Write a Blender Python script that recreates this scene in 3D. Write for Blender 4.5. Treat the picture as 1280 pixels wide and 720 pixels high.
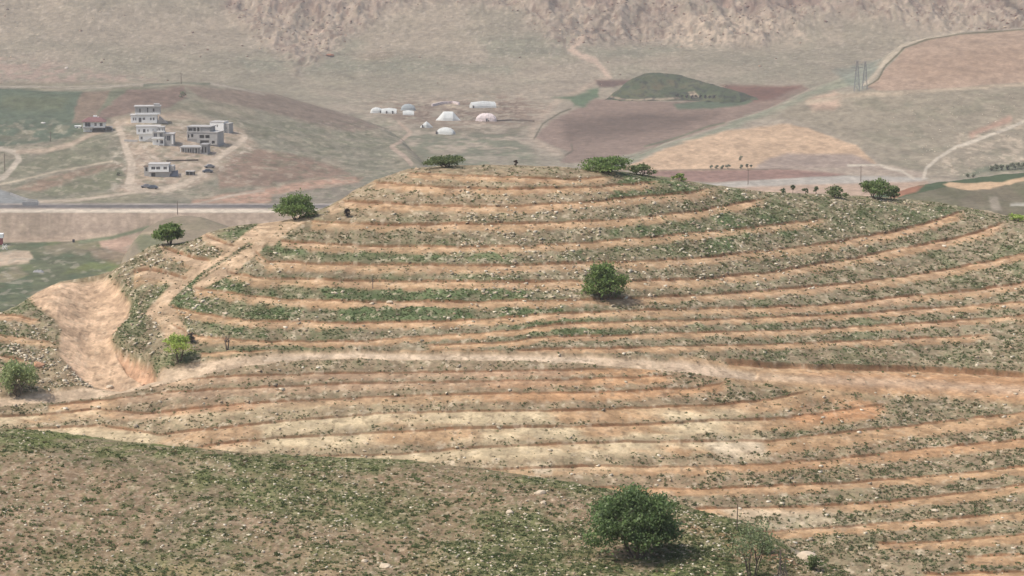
import bpy, math, random
import numpy as np
random.seed(7)
RNG = np.random.default_rng(11)
for o in list(bpy.data.objects): bpy.data.objects.remove(o)
SC = bpy.context.scene
COL = SC.collection
# ------------------------------------------------------------------ camera, sky, sun, exposure
FPX = 3200.0                       # focal length in units of the photograph's pixels (1280 wide)
PITCH = math.atan(450.0/FPX)       # camera looks slightly down
cam = bpy.data.cameras.new('camera'); camo = bpy.data.objects.new('camera', cam); COL.objects.link(camo)
cam.sensor_width = 36; cam.lens = 36*FPX/1280; cam.clip_start = 1; cam.clip_end = 12000
camo.rotation_euler = (math.pi/2-PITCH, 0, 0); SC.camera = camo
SUN_EL, SUN_AZ = 58, -110          # azimuth from +Y towards +X (degrees): high on the left
W = bpy.data.worlds.new('World'); SC.world = W; W.use_nodes = True
nt = W.node_tree; sky = nt.nodes.new('ShaderNodeTexSky'); sky.sky_type = 'NISHITA'; sky.sun_disc = False
sky.sun_elevation = math.radians(SUN_EL); sky.sun_rotation = math.radians(SUN_AZ); sky.dust_density = 3.5
bg = nt.nodes['Background']; bg.inputs[1].default_value = 0.15
nt.links.new(sky.outputs[0], bg.inputs[0])
sl = bpy.data.lights.new('sun', 'SUN'); sl.energy = 3.1; sl.angle = math.radians(0.6); sl.color = (1, .955, .89)
so = bpy.data.objects.new('sun', sl); COL.objects.link(so)
so.rotation_euler = (math.radians(90-SUN_EL), 0, math.radians(180-SUN_AZ)); so.location = (0, 0, 60)
vs = SC.view_settings; vs.view_transform = 'Standard'; vs.look = 'None'; vs.gamma = 1; vs.exposure = 0.1
HAZE = 0.00016

# ------------------------------------------------------------------ helpers
def lin(c):
    c = np.asarray(c, float)/255.0
    return np.where(c <= .04045, c/12.92, ((c+.055)/1.055)**2.4)
GAIN = 0.80
def A(r, g, b): return lin((r, g, b))*GAIN
AIR = np.array([.44, .45, .455])*GAIN
def F(r, g, b, f=.22):            # base colour of something far off: the air between is taken out
    c = (lin((r, g, b))*GAIN*.86 - AIR*f)/(1-f)
    return np.clip(c, .02, .8)
def hsh(ix, iy, s):
    n = (ix.astype(np.int64)*374761393 + iy.astype(np.int64)*668265263 + s*1274126177) & 0xffffffff
    n = ((n ^ (n >> 13))*1274126177) & 0xffffffff
    n = (n ^ (n >> 16)) & 0xffffff
    return n/float(0xffffff)
def vn(x, y, s=0):
    ix = np.floor(x); iy = np.floor(y); fx = x-ix; fy = y-iy
    fx = fx*fx*(3-2*fx); fy = fy*fy*(3-2*fy)
    a = hsh(ix, iy, s); b = hsh(ix+1, iy, s); c = hsh(ix, iy+1, s); d = hsh(ix+1, iy+1, s)
    return (a*(1-fx)+b*fx)*(1-fy) + (c*(1-fx)+d*fx)*fy
def fbm(x, y, s=0, o=4):
    v = 0; a = .5; t = 0
    for k in range(o):
        v = v + a*vn(x, y, s+k*17); t += a; a *= .5; x = x*2.03+3.1; y = y*2.03+7.7
    return v/t
def ridged(x, y, s=0, o=4):
    v = 0; a = .5; t = 0
    for k in range(o):
        v = v + a*(1-np.abs(2*vn(x, y, s+k*13)-1)); t += a; a *= .55; x = x*2.07+1.3; y = y*2.07+5.1
    return v/t
def ss(x, a, b):
    t = np.clip((x-a)/(b-a), 0, 1); return t*t*(3-2*t)
def mix(col, m, c):
    m = np.clip(m, 0, 1)[..., None]; col *= (1-m); col += m*np.asarray(c)
def poly_mask(PX, PY, poly, soft=3.0, wob=0):
    P = np.array(poly, float); pad = soft+4
    x0, y0 = P.min(0)-pad; x1, y1 = P.max(0)+pad
    out = np.zeros(PX.shape)
    sel = (PX > x0) & (PX < x1) & (PY > y0) & (PY < y1)
    if not sel.any(): return out
    x = PX[sel]; y = PY[sel]
    if wob is not 0: y = y+wob[sel]; x = x+2*wob[sel]
    d = np.full(x.shape, 1e9); ins = np.zeros(x.shape, bool)
    for i in range(len(P)):
        a = P[i]; b = P[(i+1) % len(P)]; e = b-a
        h = np.clip(((x-a[0])*e[0]+(y-a[1])*e[1])/(e@e+1e-9), 0, 1)
        d = np.minimum(d, np.hypot(x-a[0]-h*e[0], y-a[1]-h*e[1]))
        if a[1] != b[1]:
            c = ((a[1] > y) != (b[1] > y)) & (x < (b[0]-a[0])*(y-a[1])/(b[1]-a[1])+a[0]); ins ^= c
    sd = np.where(ins, d, -d)
    out[sel] = ss(sd, -soft, soft)
    return out
def line_mask(PX, PY, pts, w, soft=1.0, wob=0):
    P = np.array(pts, float); pad = np.max(w)+soft+3
    x0, y0 = P.min(0)-pad; x1, y1 = P.max(0)+pad
    out = np.zeros(PX.shape); sel = (PX > x0) & (PX < x1) & (PY > y0) & (PY < y1)
    if not sel.any(): return out
    x = PX[sel]; y = PY[sel]; ww = np.broadcast_to(w, (len(P),)).astype(float); best = np.full(x.shape, -1e9)
    if wob is not 0: y = y+wob[sel]
    for i in range(len(P)-1):
        a = P[i]; b = P[i+1]; e = b-a
        h = np.clip(((x-a[0])*e[0]+(y-a[1])*e[1])/(e@e+1e-9), 0, 1)
        best = np.maximum(best, ww[i]*(1-h)+ww[i+1]*h-np.hypot(x-a[0]-h*e[0], y-a[1]-h*e[1]))
    out[sel] = ss(best, -soft, soft)
    return out
def ray(PX, PY):
    X = (PX-640)/FPX; Y = -(PY-360)/FPX
    c, s = math.cos(PITCH), math.sin(PITCH)
    dx = X; dy = Y*s + c; dz = Y*c - s
    r = np.hypot(dx, dy)
    return dx/r, dy/r, -dz/r          # unit horizontal direction and downward tangent

# ------------------------------------------------------------------ node materials
def new_mat(name):
    m = bpy.data.materials.new(name); m.use_nodes = True
    return m, m.node_tree, m.node_tree.nodes['Principled BSDF']
def ground_mat(name, s1, s2, amt=.35, bump=.3, bd=.1, detail=6):
    m, t, b = new_mat(name); b.inputs['Roughness'].default_value = 1; b.inputs['Specular IOR Level'].default_value = .08
    at = t.nodes.new('ShaderNodeAttribute'); at.attribute_name = 'Col'
    tc = t.nodes.new('ShaderNodeTexCoord')
    n1 = t.nodes.new('ShaderNodeTexNoise'); n1.inputs['Scale'].default_value = s1; n1.inputs['Detail'].default_value = detail; n1.inputs['Roughness'].default_value = .75
    n2 = t.nodes.new('ShaderNodeTexNoise'); n2.inputs['Scale'].default_value = s2; n2.inputs['Detail'].default_value = 4
    for n in (n1, n2): t.links.new(tc.outputs['Object'], n.inputs['Vector'])
    mr = t.nodes.new('ShaderNodeMapRange'); mr.inputs['From Min'].default_value = .3; mr.inputs['From Max'].default_value = .7
    mr.inputs['To Min'].default_value = 1-amt; mr.inputs['To Max'].default_value = 1+amt
    t.links.new(n1.outputs['Fac'], mr.inputs['Value'])
    mr2 = t.nodes.new('ShaderNodeMapRange'); mr2.inputs['From Min'].default_value = .3; mr2.inputs['From Max'].default_value = .7
    mr2.inputs['To Min'].default_value = 1-amt*.5; mr2.inputs['To Max'].default_value = 1+amt*.5
    t.links.new(n2.outputs['Fac'], mr2.inputs['Value'])
    mu = t.nodes.new('ShaderNodeMath'); mu.operation = 'MULTIPLY'
    t.links.new(mr.outputs[0], mu.inputs[0]); t.links.new(mr2.outputs[0], mu.inputs[1])
    vm = t.nodes.new('ShaderNodeVectorMath'); vm.operation = 'SCALE'
    t.links.new(at.outputs['Color'], vm.inputs[0]); t.links.new(mu.outputs[0], vm.inputs['Scale'])
    t.links.new(vm.outputs[0], b.inputs['Base Color'])
    bp = t.nodes.new('ShaderNodeBump'); bp.inputs['Strength'].default_value = bump; bp.inputs['Distance'].default_value = bd
    t.links.new(n1.outputs['Fac'], bp.inputs['Height']); t.links.new(bp.outputs[0], b.inputs['Normal'])
    return m
def leaf_mat(name):
    m, t, b = new_mat(name); b.inputs['Roughness'].default_value = .75; b.inputs['Specular IOR Level'].default_value = .2
    at = t.nodes.new('ShaderNodeAttribute'); at.attribute_name = 'Col'
    tc = t.nodes.new('ShaderNodeTexCoord'); n = t.nodes.new('ShaderNodeTexNoise'); n.inputs['Scale'].default_value = 2.5
    t.links.new(tc.outputs['Object'], n.inputs['Vector'])
    mr = t.nodes.new('ShaderNodeMapRange'); mr.inputs['To Min'].default_value = .7; mr.inputs['To Max'].default_value = 1.3
    t.links.new(n.outputs['Fac'], mr.inputs['Value'])
    vm = t.nodes.new('ShaderNodeVectorMath'); vm.operation = 'SCALE'
    t.links.new(at.outputs['Color'], vm.inputs[0]); t.links.new(mr.outputs[0], vm.inputs['Scale'])
    t.links.new(vm.outputs[0], b.inputs['Base Color'])
    tr = t.nodes.new('ShaderNodeBsdfTranslucent'); t.links.new(vm.outputs[0], tr.inputs['Color'])
    mx = t.nodes.new('ShaderNodeMixShader'); mx.inputs[0].default_value = .38
    t.links.new(b.outputs[0], mx.inputs[1]); t.links.new(tr.outputs[0], mx.inputs[2])
    t.links.new(mx.outputs[0], t.nodes['Material Output'].inputs['Surface'])
    return m
def plain(name, rgb, scale=1.0, amt=.2, rough=.9, spec=.2, metal=0):
    m, t, b = new_mat(name); b.inputs['Roughness'].default_value = rough; b.inputs['Specular IOR Level'].default_value = spec; b.inputs['Metallic'].default_value = metal
    tc = t.nodes.new('ShaderNodeTexCoord'); n = t.nodes.new('ShaderNodeTexNoise'); n.inputs['Scale'].default_value = scale; n.inputs['Detail'].default_value = 6
    t.links.new(tc.outputs['Object'], n.inputs['Vector'])
    cr = t.nodes.new('ShaderNodeValToRGB'); cr.color_ramp.elements[0].position = .3; cr.color_ramp.elements[1].position = .7
    c = np.array(rgb, float)
    cr.color_ramp.elements[0].color = (*np.clip(c*(1-amt), 0, 1), 1); cr.color_ramp.elements[1].color = (*np.clip(c*(1+amt), 0, 1), 1)
    t.links.new(n.outputs['Fac'], cr.inputs[0]); t.links.new(cr.outputs[0], b.inputs['Base Color'])
    return m
M = dict(
    hill=ground_mat('terraced_earth', 2.2, .35, .28, .6, .12),
    fore=ground_mat('stony_turf', 2.6, .5, .34, .7, .12),
    far=ground_mat('far_hillside', .22, .03, .30, .6, 1.6, 9),
    mid=ground_mat('valley_soil', .5, .06, .28, .5, .6, 8),
    leaf=leaf_mat('leaves'),
    scrub=leaf_mat('scrub_leaves'),
    bark=plain('bark', (.11, .085, .065), 6, .35),
    twig=plain('grey_twigs', (.13, .105, .095), 6, .3),
    stone=ground_mat('pale_stone', 3, .8, .2, .4, .05),
    white=plain('white_render', (.86, .85, .81), .4, .06),
    block=plain('grey_concrete', (.40, .385, .36), .5, .12),
    blockd=plain('raw_concrete', (.29, .28, .27), .5, .15),
    glass=plain('dark_window_glass', (.035, .04, .055), 1, .1, .2, .5),
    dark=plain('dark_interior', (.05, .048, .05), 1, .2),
    redroof=plain('red_roof_tiles', (.19, .095, .09), 1.5, .2),
    tile=plain('roof_edge', (.46, .44, .41), .6, .1),
    tarp=plain('white_tent_canvas', (.60, .61, .575), .35, .12),
    tarpg=plain('grey_tent_canvas', (.33, .36, .36), .5, .1),
    tarpp=plain('pinkish_tent_canvas', (.66, .56, .53), .9, .25),
    steel=plain('galvanised_steel', (.22, .22, .23), 1, .15, .6, .3, .3),
    navy=plain('dark_blue_tarpaulin', (.035, .045, .07), 1, .2),
    wood=plain('weathered_timber', (.16, .12, .09), 3, .2),
    carb=plain('dark_blue_car_paint', (.05, .07, .10), 1, .1, .35, .5),
    carg=plain('grey_car_paint', (.2, .2, .21), 1, .1, .35, .5),
    carw=plain('white_car_paint', (.7, .7, .7), 1, .05, .35, .5),
    rubber=plain('tyre_rubber', (.03, .03, .03), 5, .1),
    red=plain('red_paint', (.38, .06, .06), 1, .15),
    black=plain('black_plastic', (.03, .03, .035), 1, .2, .6),
)

# ------------------------------------------------------------------ object bookkeeping
def tag(o, label=None, cat=None, group=None, kind=None):
    if label: o['label'] = label
    if cat: o['category'] = cat
    if group: o['group'] = group
    if kind: o['kind'] = kind
    return o
def empty(name, loc, label, cat, group=None, rz=0):
    o = bpy.data.objects.new(name, None); COL.objects.link(o); o.location = loc; o.rotation_euler = (0, 0, rz)
    o.empty_display_size = .3
    return tag(o, label, cat, group)
def np_mesh(name, V, Q, mat, parent=None, col=None, smooth=False, side=4):
    me = bpy.data.meshes.new(name); V = np.asarray(V, np.float32); Q = np.asarray(Q, np.int32)
    me.vertices.add(len(V)); me.vertices.foreach_set('co', V.ravel())
    me.loops.add(Q.size); me.loops.foreach_set('vertex_index', Q.ravel())
    me.polygons.add(len(Q)); me.polygons.foreach_set('loop_start', np.arange(0, Q.size, Q.shape[1], dtype=np.int32))
    me.polygons.foreach_set('loop_total', np.full(len(Q), Q.shape[1], np.int32))
    if smooth: me.polygons.foreach_set('use_smooth', np.ones(len(Q), bool))
    if col is not None:
        ca = me.color_attributes.new('Col', 'FLOAT_COLOR', 'POINT')
        c = np.ones((len(V), 4), np.float32); c[:, :3] = col; ca.data.foreach_set('color', c.ravel())
    me.update(); me.materials.append(mat)
    o = bpy.data.objects.new(name, me); COL.objects.link(o)
    if parent: o.parent = parent
    return o
class MB:
    def __init__(s): s.v = []; s.f = []
    def box(s, x0, x1, y0, y1, z0, z1):
        n = len(s.v)
        s.v += [(x, y, z) for z in (z0, z1) for y in (y0, y1) for x in (x0, x1)]
        s.f += [[n+i for i in q] for q in ((0, 2, 3, 1), (4, 5, 7, 6), (0, 1, 5, 4), (2, 6, 7, 3), (0, 4, 6, 2), (1, 3, 7, 5))]
        return s
    def poly(s, pts, faces):
        n = len(s.v); s.v += [tuple(p) for p in pts]; s.f += [[n+i for i in q] for q in faces]; return s
    def tube(s, a, b, ra, rb, k=7):
        a = np.array(a, float); b = np.array(b, float); d = b-a; L = np.linalg.norm(d)
        if L < 1e-6: return s
        d /= L; u = np.cross(d, (0, 0, 1.0) if abs(d[2]) < .9 else (1.0, 0, 0)); u /= np.linalg.norm(u); w = np.cross(d, u)
        n = len(s.v)
        for p, r in ((a, ra), (b, rb)):
            for i in range(k):
                an = 2*math.pi*i/k; s.v.append(tuple(p+r*(math.cos(an)*u+math.sin(an)*w)))
        for i in range(k): j = (i+1) % k; s.f.append([n+i, n+j, n+k+j, n+k+i])
        s.f.append([n+i for i in range(k)][::-1]); s.f.append([n+k+i for i in range(k)])
        return s
    def build(s, name, mat, parent=None):
        me = bpy.data.meshes.new(name); me.from_pydata(s.v, [], s.f); me.update(); me.materials.append(mat)
        o = bpy.data.objects.new(name, me); COL.objects.link(o)
        if parent: o.parent = parent
        return o

# ------------------------------------------------------------------ terrain sheets
ZLO, ZHI = [0], [0]
class Sheet:
    """A hillside: every azimuth column starts at range rb on row yb and climbs with slope s to its crest, then falls away behind it."""
    def __init__(self, x0, x1, dx, crest, yb, nrow, rb, slope, back=None, wc=25, power=1.0):
        px = np.arange(x0, x1+dx, dx, dtype=float); self.px = px
        C = np.array(crest, float); yc = np.interp(px, C[:, 0], C[:, 1])
        self.yc = yc; self.yb = np.full(px.shape, float(yb)) if np.isscalar(yb) else yb(px)
        v = np.linspace(1, 0, nrow)**power; self.v = v
        PX = np.broadcast_to(px, (nrow, len(px))).copy(); PY = yc + (self.yb-yc)*v[:, None]
        ux, uy, t = ray(PX, PY)
        K = slope(PX, PY)+t
        if back: K = K*np.sqrt(np.clip((PY-yc)/wc, .012, 1))
        K = np.maximum(K, .004)
        lr = np.zeros(PX.shape); lr[0] = np.log(rb(px) if callable(rb) else rb)
        lr[1:] = lr[0] + np.cumsum(-(t[1:]-t[:-1])/(.5*(K[1:]+K[:-1])), axis=0)
        r = np.exp(lr); self.K = K
        X = r*ux; Y = r*uy; Z = -r*t
        self.front = nrow
        if back:
            dist, cap, R = back
            d = np.concatenate([np.linspace(.6, 8, 8), np.geomspace(9, dist, 22)])[:, None]
            tc = t[-1]; dc = np.maximum((cap-tc)*R, 0)
            dz = np.where(d < dc, -tc*d-d*d/(2*R), -tc*dc-dc*dc/(2*R)-cap*(d-dc))
            X = np.vstack([X, (r[-1]+d)*ux[-1]]); Y = np.vstack([Y, (r[-1]+d)*uy[-1]]); Z = np.vstack([Z, Z[-1]+dz])
            r = np.vstack([r, r[-1]+d]); PX = np.vstack([PX, np.broadcast_to(px, (len(d), len(px)))])
            PY = np.vstack([PY, PY[-1]-d*.5]); self.K = np.vstack([K, np.full((len(d), len(px)), .3)])
        self.X, self.Y, self.Z, self.PX, self.PY, self.r = X, Y, Z, PX, PY, r
    def rowpx(self): return self.r/FPX/self.K      # metres of ground per picture row
    def P(self, px, py):
        px = np.asarray(px, float); py = np.asarray(py, float)
        ci = np.clip((px-self.px[0])/(self.px[1]-self.px[0]), 0, len(self.px)-1.001)
        c0 = ci.astype(int); fc = ci-c0
        yc = self.yc[c0]*(1-fc)+self.yc[c0+1]*fc; yb = self.yb[c0]*(1-fc)+self.yb[c0+1]*fc
        v = np.clip((py-yc)/(yb-yc), 0, 1)
        ri = np.interp(v, self.v[::-1], np.arange(self.front)[::-1]); ri = np.clip(ri, 0, self.front-1.001)
        r0 = ri.astype(int); fr = ri-r0
        g = lambda G: (G[r0, c0]*(1-fc)+G[r0, c0+1]*fc)*(1-fr)+(G[r0+1, c0]*(1-fc)+G[r0+1, c0+1]*fc)*fr
        return np.stack([g(self.X), g(self.Y), g(self.Z)], -1)
    def look(self, G, px, py):
        ci = np.clip(np.round((px-self.px[0])/(self.px[1]-self.px[0])), 0, len(self.px)-1).astype(int)
        v = np.clip((py-self.yc[ci])/(self.yb[ci]-self.yc[ci]), 0, 1)
        ri = np.clip(np.round(np.interp(v, self.v[::-1], np.arange(self.front)[::-1])), 0, self.front-1).astype(int)
        return G[ri, ci]
    def build(self, name, mat, col, kind='structure', label=None):
        n, m = self.X.shape; V = np.stack([self.X, self.Y, self.Z], -1).reshape(-1, 3)
        idx = np.arange(n*m).reshape(n, m)
        Q = np.stack([idx[:-1, :-1], idx[:-1, 1:], idx[1:, 1:], idx[1:, :-1]], -1).reshape(-1, 4)
        o = np_mesh(name, V, Q, mat, None, np.clip(col, .01, .85).reshape(-1, 3), True)
        o['kind'] = kind
        if label: o['label'] = label
        ZLO.append(V[:, 2].min()); ZHI.append(V[:, 2].max())
        return o
def pl(*a): return list(zip(a[::2], a[1::2]))

# ================================================================== FAR COUNTRY
def far_paint(S, f0=.2, f1=.34):
    PX, PY = S.PX, S.PY; X, Y = S.X, S.Y
    f = .08+.17*np.clip((S.r-900)/1500, 0, 1)
    col = np.empty(PX.shape+(3,))
    def T(r, g, b):
        c = lin((r, g, b))*GAIN*.86; c = c*.82+c.mean()*.18*np.array([1.06, 1.0, .9])
        return np.clip((c-AIR*f[..., None])/(1-f[..., None]), .02, .8)
    def mx(m, c):
        m = np.clip(m, 0, 1)[..., None]; col[...] = col*(1-m)+m*T(*c)
    n1 = fbm(X/90, Y/160, 5, 5); n2 = fbm(X/22, Y/45, 9, 4); n3 = fbm(X/7, Y/14, 19, 3); n4 = fbm(X/2.5, Y/6, 29, 3)
    wob = (n3-.5)*5+(n2-.5)*6
    col[...] = T(171, 159, 142)
    mx(ss(n1, .42, .62)*.6, (160, 153, 136)); mx(ss(n2, .5, .7)*.5, (182, 167, 149)); mx(ss(n3, .55, .75)*.3, (150, 143, 128))
    # grassy foot of the mountain
    g = ss(PY, 40, 75)*(1-ss(PY, 125, 150)); mx(g*ss(n2+n1*.5, .62, .95)*.6, (152, 148, 131))
    for p in (pl(330, 62, 420, 50, 440, 40, 460, 52, 430, 68, 350, 78), pl(300, 75, 370, 68, 480, 72, 640, 82, 640, 92, 420, 90, 310, 88), pl(600, 55, 720, 45, 760, 65, 700, 72, 610, 76), pl(740, 72, 790, 50, 860, 35, 850, 55, 800, 72)):
        mx(poly_mask(PX, PY, p, 7, wob)*.5, (140, 144, 128))
    mx(poly_mask(PX, PY, pl(440, 75, 470, 60, 500, 68, 480, 80), 6, wob)*.4, (148, 130, 115))
    mx(poly_mask(PX, PY, pl(-40, 70, 60, 78, 120, 90, 200, 102, 100, 106, -40, 106), 7, wob)*ss(n3, .35, .6), (182, 160, 145))
    # fans of pale scree and rock
    up = 1-ss(PY+(n2-.5)*40, 25, 62)
    zone = np.clip(poly_mask(PX, PY, pl(250, -300, 285, 10, 330, 50, 370, 90, 410, 70, 440, 40, 480, 15, 560, 0, 560, -300), 12, wob)
        + poly_mask(PX, PY, pl(560, -300, 580, 5, 650, 15, 690, 60, 720, 65, 800, 45, 870, 38, 960, 50, 960, -300), 12, wob)
        + poly_mask(PX, PY, pl(960, -300, 950, 40, 1050, 15, 1150, 30, 1250, 42, 1500, 42, 1500, -300), 12, wob), 0, 1)
    S.rock = zone
    mx(zone*(.35+.5*ss(n3, .4, .6)), (180, 162, 146)); mx(zone*ss(n4, .52, .66)*.45, (192, 173, 158)); mx(zone*ss(fbm(X/3.2, Y/8, 71, 4), .54, .68)*.7, (140, 122, 114))
    spk = 1-ss(PY, 70, 130)
    mx(spk*ss(fbm(X/2.2, Y/5, 74, 3), .62, .74)*.55, (196, 182, 165)); mx(spk*ss(fbm(X/2.4, Y/5.5, 75, 3), .62, .74)*.4, (140, 132, 119))
    mx((1-ss(PY, -10, 26))*zone*ss(fbm(X/14, Y/20, 72, 4), .45, .6)*.7, (150, 128, 122))
    mx(poly_mask(PX, PY, pl(840, 20, 900, 15, 1000, 28, 1010, 42, 900, 45, 840, 48), 8, wob)*ss(n4, .4, .6), (200, 181, 160))
    for p, w in ((pl(800, -40, 770, 0, 765, 14, 752, 30, 742, 42), 3), (pl(812, -40, 805, 5, 798, 12), 2.5), (pl(1240, -20, 1262, 8, 1290, 24), 4)):
        mx(line_mask(PX, PY, p, w, 3, wob)*.7, (118, 110, 106))
    mx(line_mask(PX, PY, pl(738, 46, 722, 58, 712, 67, 728, 72, 745, 76, 755, 86, 762, 96), 2.5, 3, wob), (205, 180, 160))
    mx(line_mask(PX, PY, pl(757, 98, 735, 108, 700, 124, 676, 146, 664, 166, 672, 178, 700, 192), 3.5, 3.5, wob)*.75, (190, 170, 150))
    # broken ground in front of the tents
    mx(poly_mask(PX, PY, pl(460, 130, 640, 118, 690, 135, 650, 172, 560, 170, 500, 158), 8, wob)*ss(n3, .34, .58)*.9, (154, 136, 122)); mx(poly_mask(PX, PY, pl(500, 126, 650, 128, 660, 150, 500, 150), 6, wob)*ss(n4, .5, .66)*.7, (124, 110, 102)); mx(poly_mask(PX, PY, pl(440, 112, 700, 112, 700, 190, 440, 180), 12, wob)*ss(fbm(X/3.5, Y/8, 76, 3), .58, .72)*.6, (196, 178, 158))
    mx(poly_mask(PX, PY, pl(300, 130, 450, 150, 560, 165, 660, 160, 670, 205, 500, 230, 380, 190), 12, wob)*ss(n3, .36, .58)*.85, (134, 138, 119))
    mx(poly_mask(PX, PY, pl(540, 126, 572, 126, 572, 133, 540, 133), 2, wob)*ss(n4, .4, .6), (196, 178, 155))
    # brown fields round the knoll
    mx(poly_mask(PX, PY, pl(668, 172, 688, 152, 712, 140, 745, 124, 790, 126, 850, 127, 900, 120, 1000, 105, 1012, 111, 965, 134, 900, 157, 830, 180, 780, 194, 745, 206, 700, 203, 712, 190, 690, 182), 2, wob*.5), (158, 138, 126))
    mx(poly_mask(PX, PY, pl(700, 150, 800, 140, 900, 142, 860, 160, 780, 172, 710, 178), 10, wob)*.9, (128, 114, 106))
    mx(poly_mask(PX, PY, pl(743, 100, 795, 99, 770, 110, 750, 109), 2, wob*.4), (130, 114, 108))
    mx(poly_mask(PX, PY, pl(900, 106, 1002, 108, 968, 124, 930, 128), 3, wob*.4), (140, 114, 106))
    mx(poly_mask(PX, PY, pl(690, 122, 722, 117, 749, 110, 748, 121, 728, 134, 718, 132, 714, 125), 2.5, wob*.5), (118, 134, 112))
    mx(poly_mask(PX, PY, pl(842, 130, 880, 126, 945, 122, 930, 131, 890, 136, 848, 137), 2, wob*.4), (116, 127, 110))
    mx(line_mask(PX, PY, pl(668, 173, 678, 155, 700, 141, 714, 136), .9, .9), (120, 118, 104))
    mx(line_mask(PX, PY, pl(706, 195, 716, 188, 714, 180), .9, .9), (128, 120, 106))
    # strip beside the brown field
    mx(poly_mask(PX, PY, pl(740, 210, 800, 190, 850, 176, 905, 157, 970, 134, 1015, 113, 1060, 96, 1080, 98, 1000, 130, 900, 166, 830, 184, 790, 204, 770, 212), 3, wob*.6), (152, 153, 133))
    mx(line_mask(PX, PY, pl(806, 183, 850, 171, 885, 158, 905, 154), 1.2, 1), (130, 131, 112))
    mx(poly_mask(PX, PY, pl(1040, 88, 1105, 72, 1095, 90, 1080, 112, 1070, 114), 4, wob)*.6, (140, 150, 138))
    # right hill
    mx(poly_mask(PX, PY, pl(1020, 120, 1100, 112, 1500, 100, 1500, 215, 1150, 222, 1105, 205, 1075, 185, 1030, 165, 990, 152, 950, 150), 7, wob), (163, 152, 133))
    mx(poly_mask(PX, PY, pl(1060, 120, 1280, 108, 1500, 100, 1500, 215, 1140, 222, 1080, 186), 7)*ss(n3, .5, .7)*.5, (146, 142, 122))
    mx(poly_mask(PX, PY, pl(1190, 165, 1290, 140, 1500, 120, 1500, 220, 1160, 224), 8, wob)*ss(n4, .5, .68)*.8, (196, 178, 155))
    mx(poly_mask(PX, PY, pl(1010, 128, 1045, 116, 1055, 122, 1040, 136, 1015, 138), 4, wob), (192, 165, 143))
    mx(line_mask(PX, PY, pl(1010, 129, 1060, 120, 1120, 117, 1200, 110, 1290, 103, 1400, 98), 2.6, 2.4, wob*.5), (190, 172, 148))
    mx(poly_mask(PX, PY, pl(1084, 110, 1097, 98, 1110, 82, 1132, 61, 1160, 50, 1200, 43, 1280, 37, 1500, 24, 1500, 90, 1280, 101, 1180, 110, 1100, 114), 1.2), (180, 155, 135))
    mx(poly_mask(PX, PY, pl(1130, 80, 1250, 60, 1500, 50, 1500, 90, 1280, 96, 1150, 104), 12, wob)*.5, (174, 147, 126))
    mx(line_mask(PX, PY, pl(1080, 106, 1094, 94, 1104, 78, 1128, 58, 1160, 47, 1180, 43, 1200, 40), 2.2, 1.8), (193, 178, 156))
    mx(line_mask(PX, PY, pl(1084, 108, 1098, 98, 1108, 80, 1131, 60, 1158, 50, 1200, 42.5, 1280, 36.5, 1400, 30), .9, .7), (122, 118, 100))
    mx(poly_mask(PX, PY, pl(772, 214, 800, 202, 830, 186, 880, 170, 940, 158, 985, 156, 1010, 160, 1040, 172, 1072, 182, 1084, 195, 1100, 207, 1060, 216, 960, 216, 860, 216), 2, wob*.5), (205, 174, 143))
    mx(poly_mask(PX, PY, pl(950, 205, 965, 197, 985, 191, 1020, 193, 1065, 192, 1090, 203, 1120, 214, 1060, 216, 940, 212), 3, wob*.5), (170, 152, 139))
    mx(poly_mask(PX, PY, pl(800, 214, 900, 212.5, 985, 211.5, 1035, 215, 1060, 218, 1035, 222, 900, 228, 830, 226), 1.5), (160, 130, 119))
    mx(poly_mask(PX, PY, pl(990, 210, 1110, 208, 1160, 216, 1150, 222, 1060, 218), 3, wob*.4), (180, 163, 146))
    mx(poly_mask(PX, PY, pl(880, 230, 930, 226.5, 1000, 222, 1060, 219.5, 1130, 221, 1160, 222.5, 1150, 227, 1060, 232, 880, 238), 1.5), (186, 178, 166))
    mx(poly_mask(PX, PY, pl(880, 236, 1000, 231, 1160, 227, 1160, 290, 880, 290), 2), (196, 168, 145))
    mx(line_mask(PX, PY, pl(1300, 142, 1268, 157, 1230, 172, 1195, 184, 1172, 198, 1158, 210, 1154, 223), 1.9, 1.2, wob*.2), (203, 190, 170))
    mx(line_mask(PX, PY, pl(1060, 207, 1100, 206, 1112, 211, 1128, 214, 1142, 223), 1.4, 1), (205, 192, 172))
    mx(line_mask(PX, PY, pl(1215, 168, 1240, 157, 1262, 148), 3, 3, wob)*.8, (190, 152, 132))
    mx(line_mask(PX, PY, pl(700, 214, 990, 211), .8, .8)*.8, (128, 118, 106))
    mx(poly_mask(PX, PY, pl(1230, 207, 1300, 200, 1300, 214, 1200, 222), 4, wob)*.8, (120, 128, 108))
    # left hill with the village
    v = poly_mask(PX, PY, pl(-300, 106, 200, 104, 300, 108, 400, 135, 500, 172, 540, 210, 520, 270, -300, 270), 5)
    mx(v*.9, (147, 143, 125)); mx(v*ss(n2, .45, .62)*.5, (168, 154, 134)); mx(v*ss(n3, .45, .64)*.5, (130, 130, 110))
    mx(poly_mask(PX, PY, pl(-300, 108, 0, 109, 60, 114, 106, 115, 98, 148, 128, 150, 104, 166, 60, 178, 0, 184, -300, 184), 2.5, wob*.5), (113, 124, 108))
    mx(poly_mask(PX, PY, pl(0, 118, 90, 122, 80, 138, 0, 134), 6, wob)*.5, (122, 124, 100))
    mx(poly_mask(PX, PY, pl(-40, 150, 50, 156, 100, 152, 60, 176, -40, 178), 6, wob)*ss(n3, .45, .6)*.6, (150, 142, 122))
    mx(poly_mask(PX, PY, pl(104, 115, 140, 111, 133, 128, 118, 152, 88, 152, 96, 132), 2.5, wob*.5), (146, 130, 115))
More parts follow.
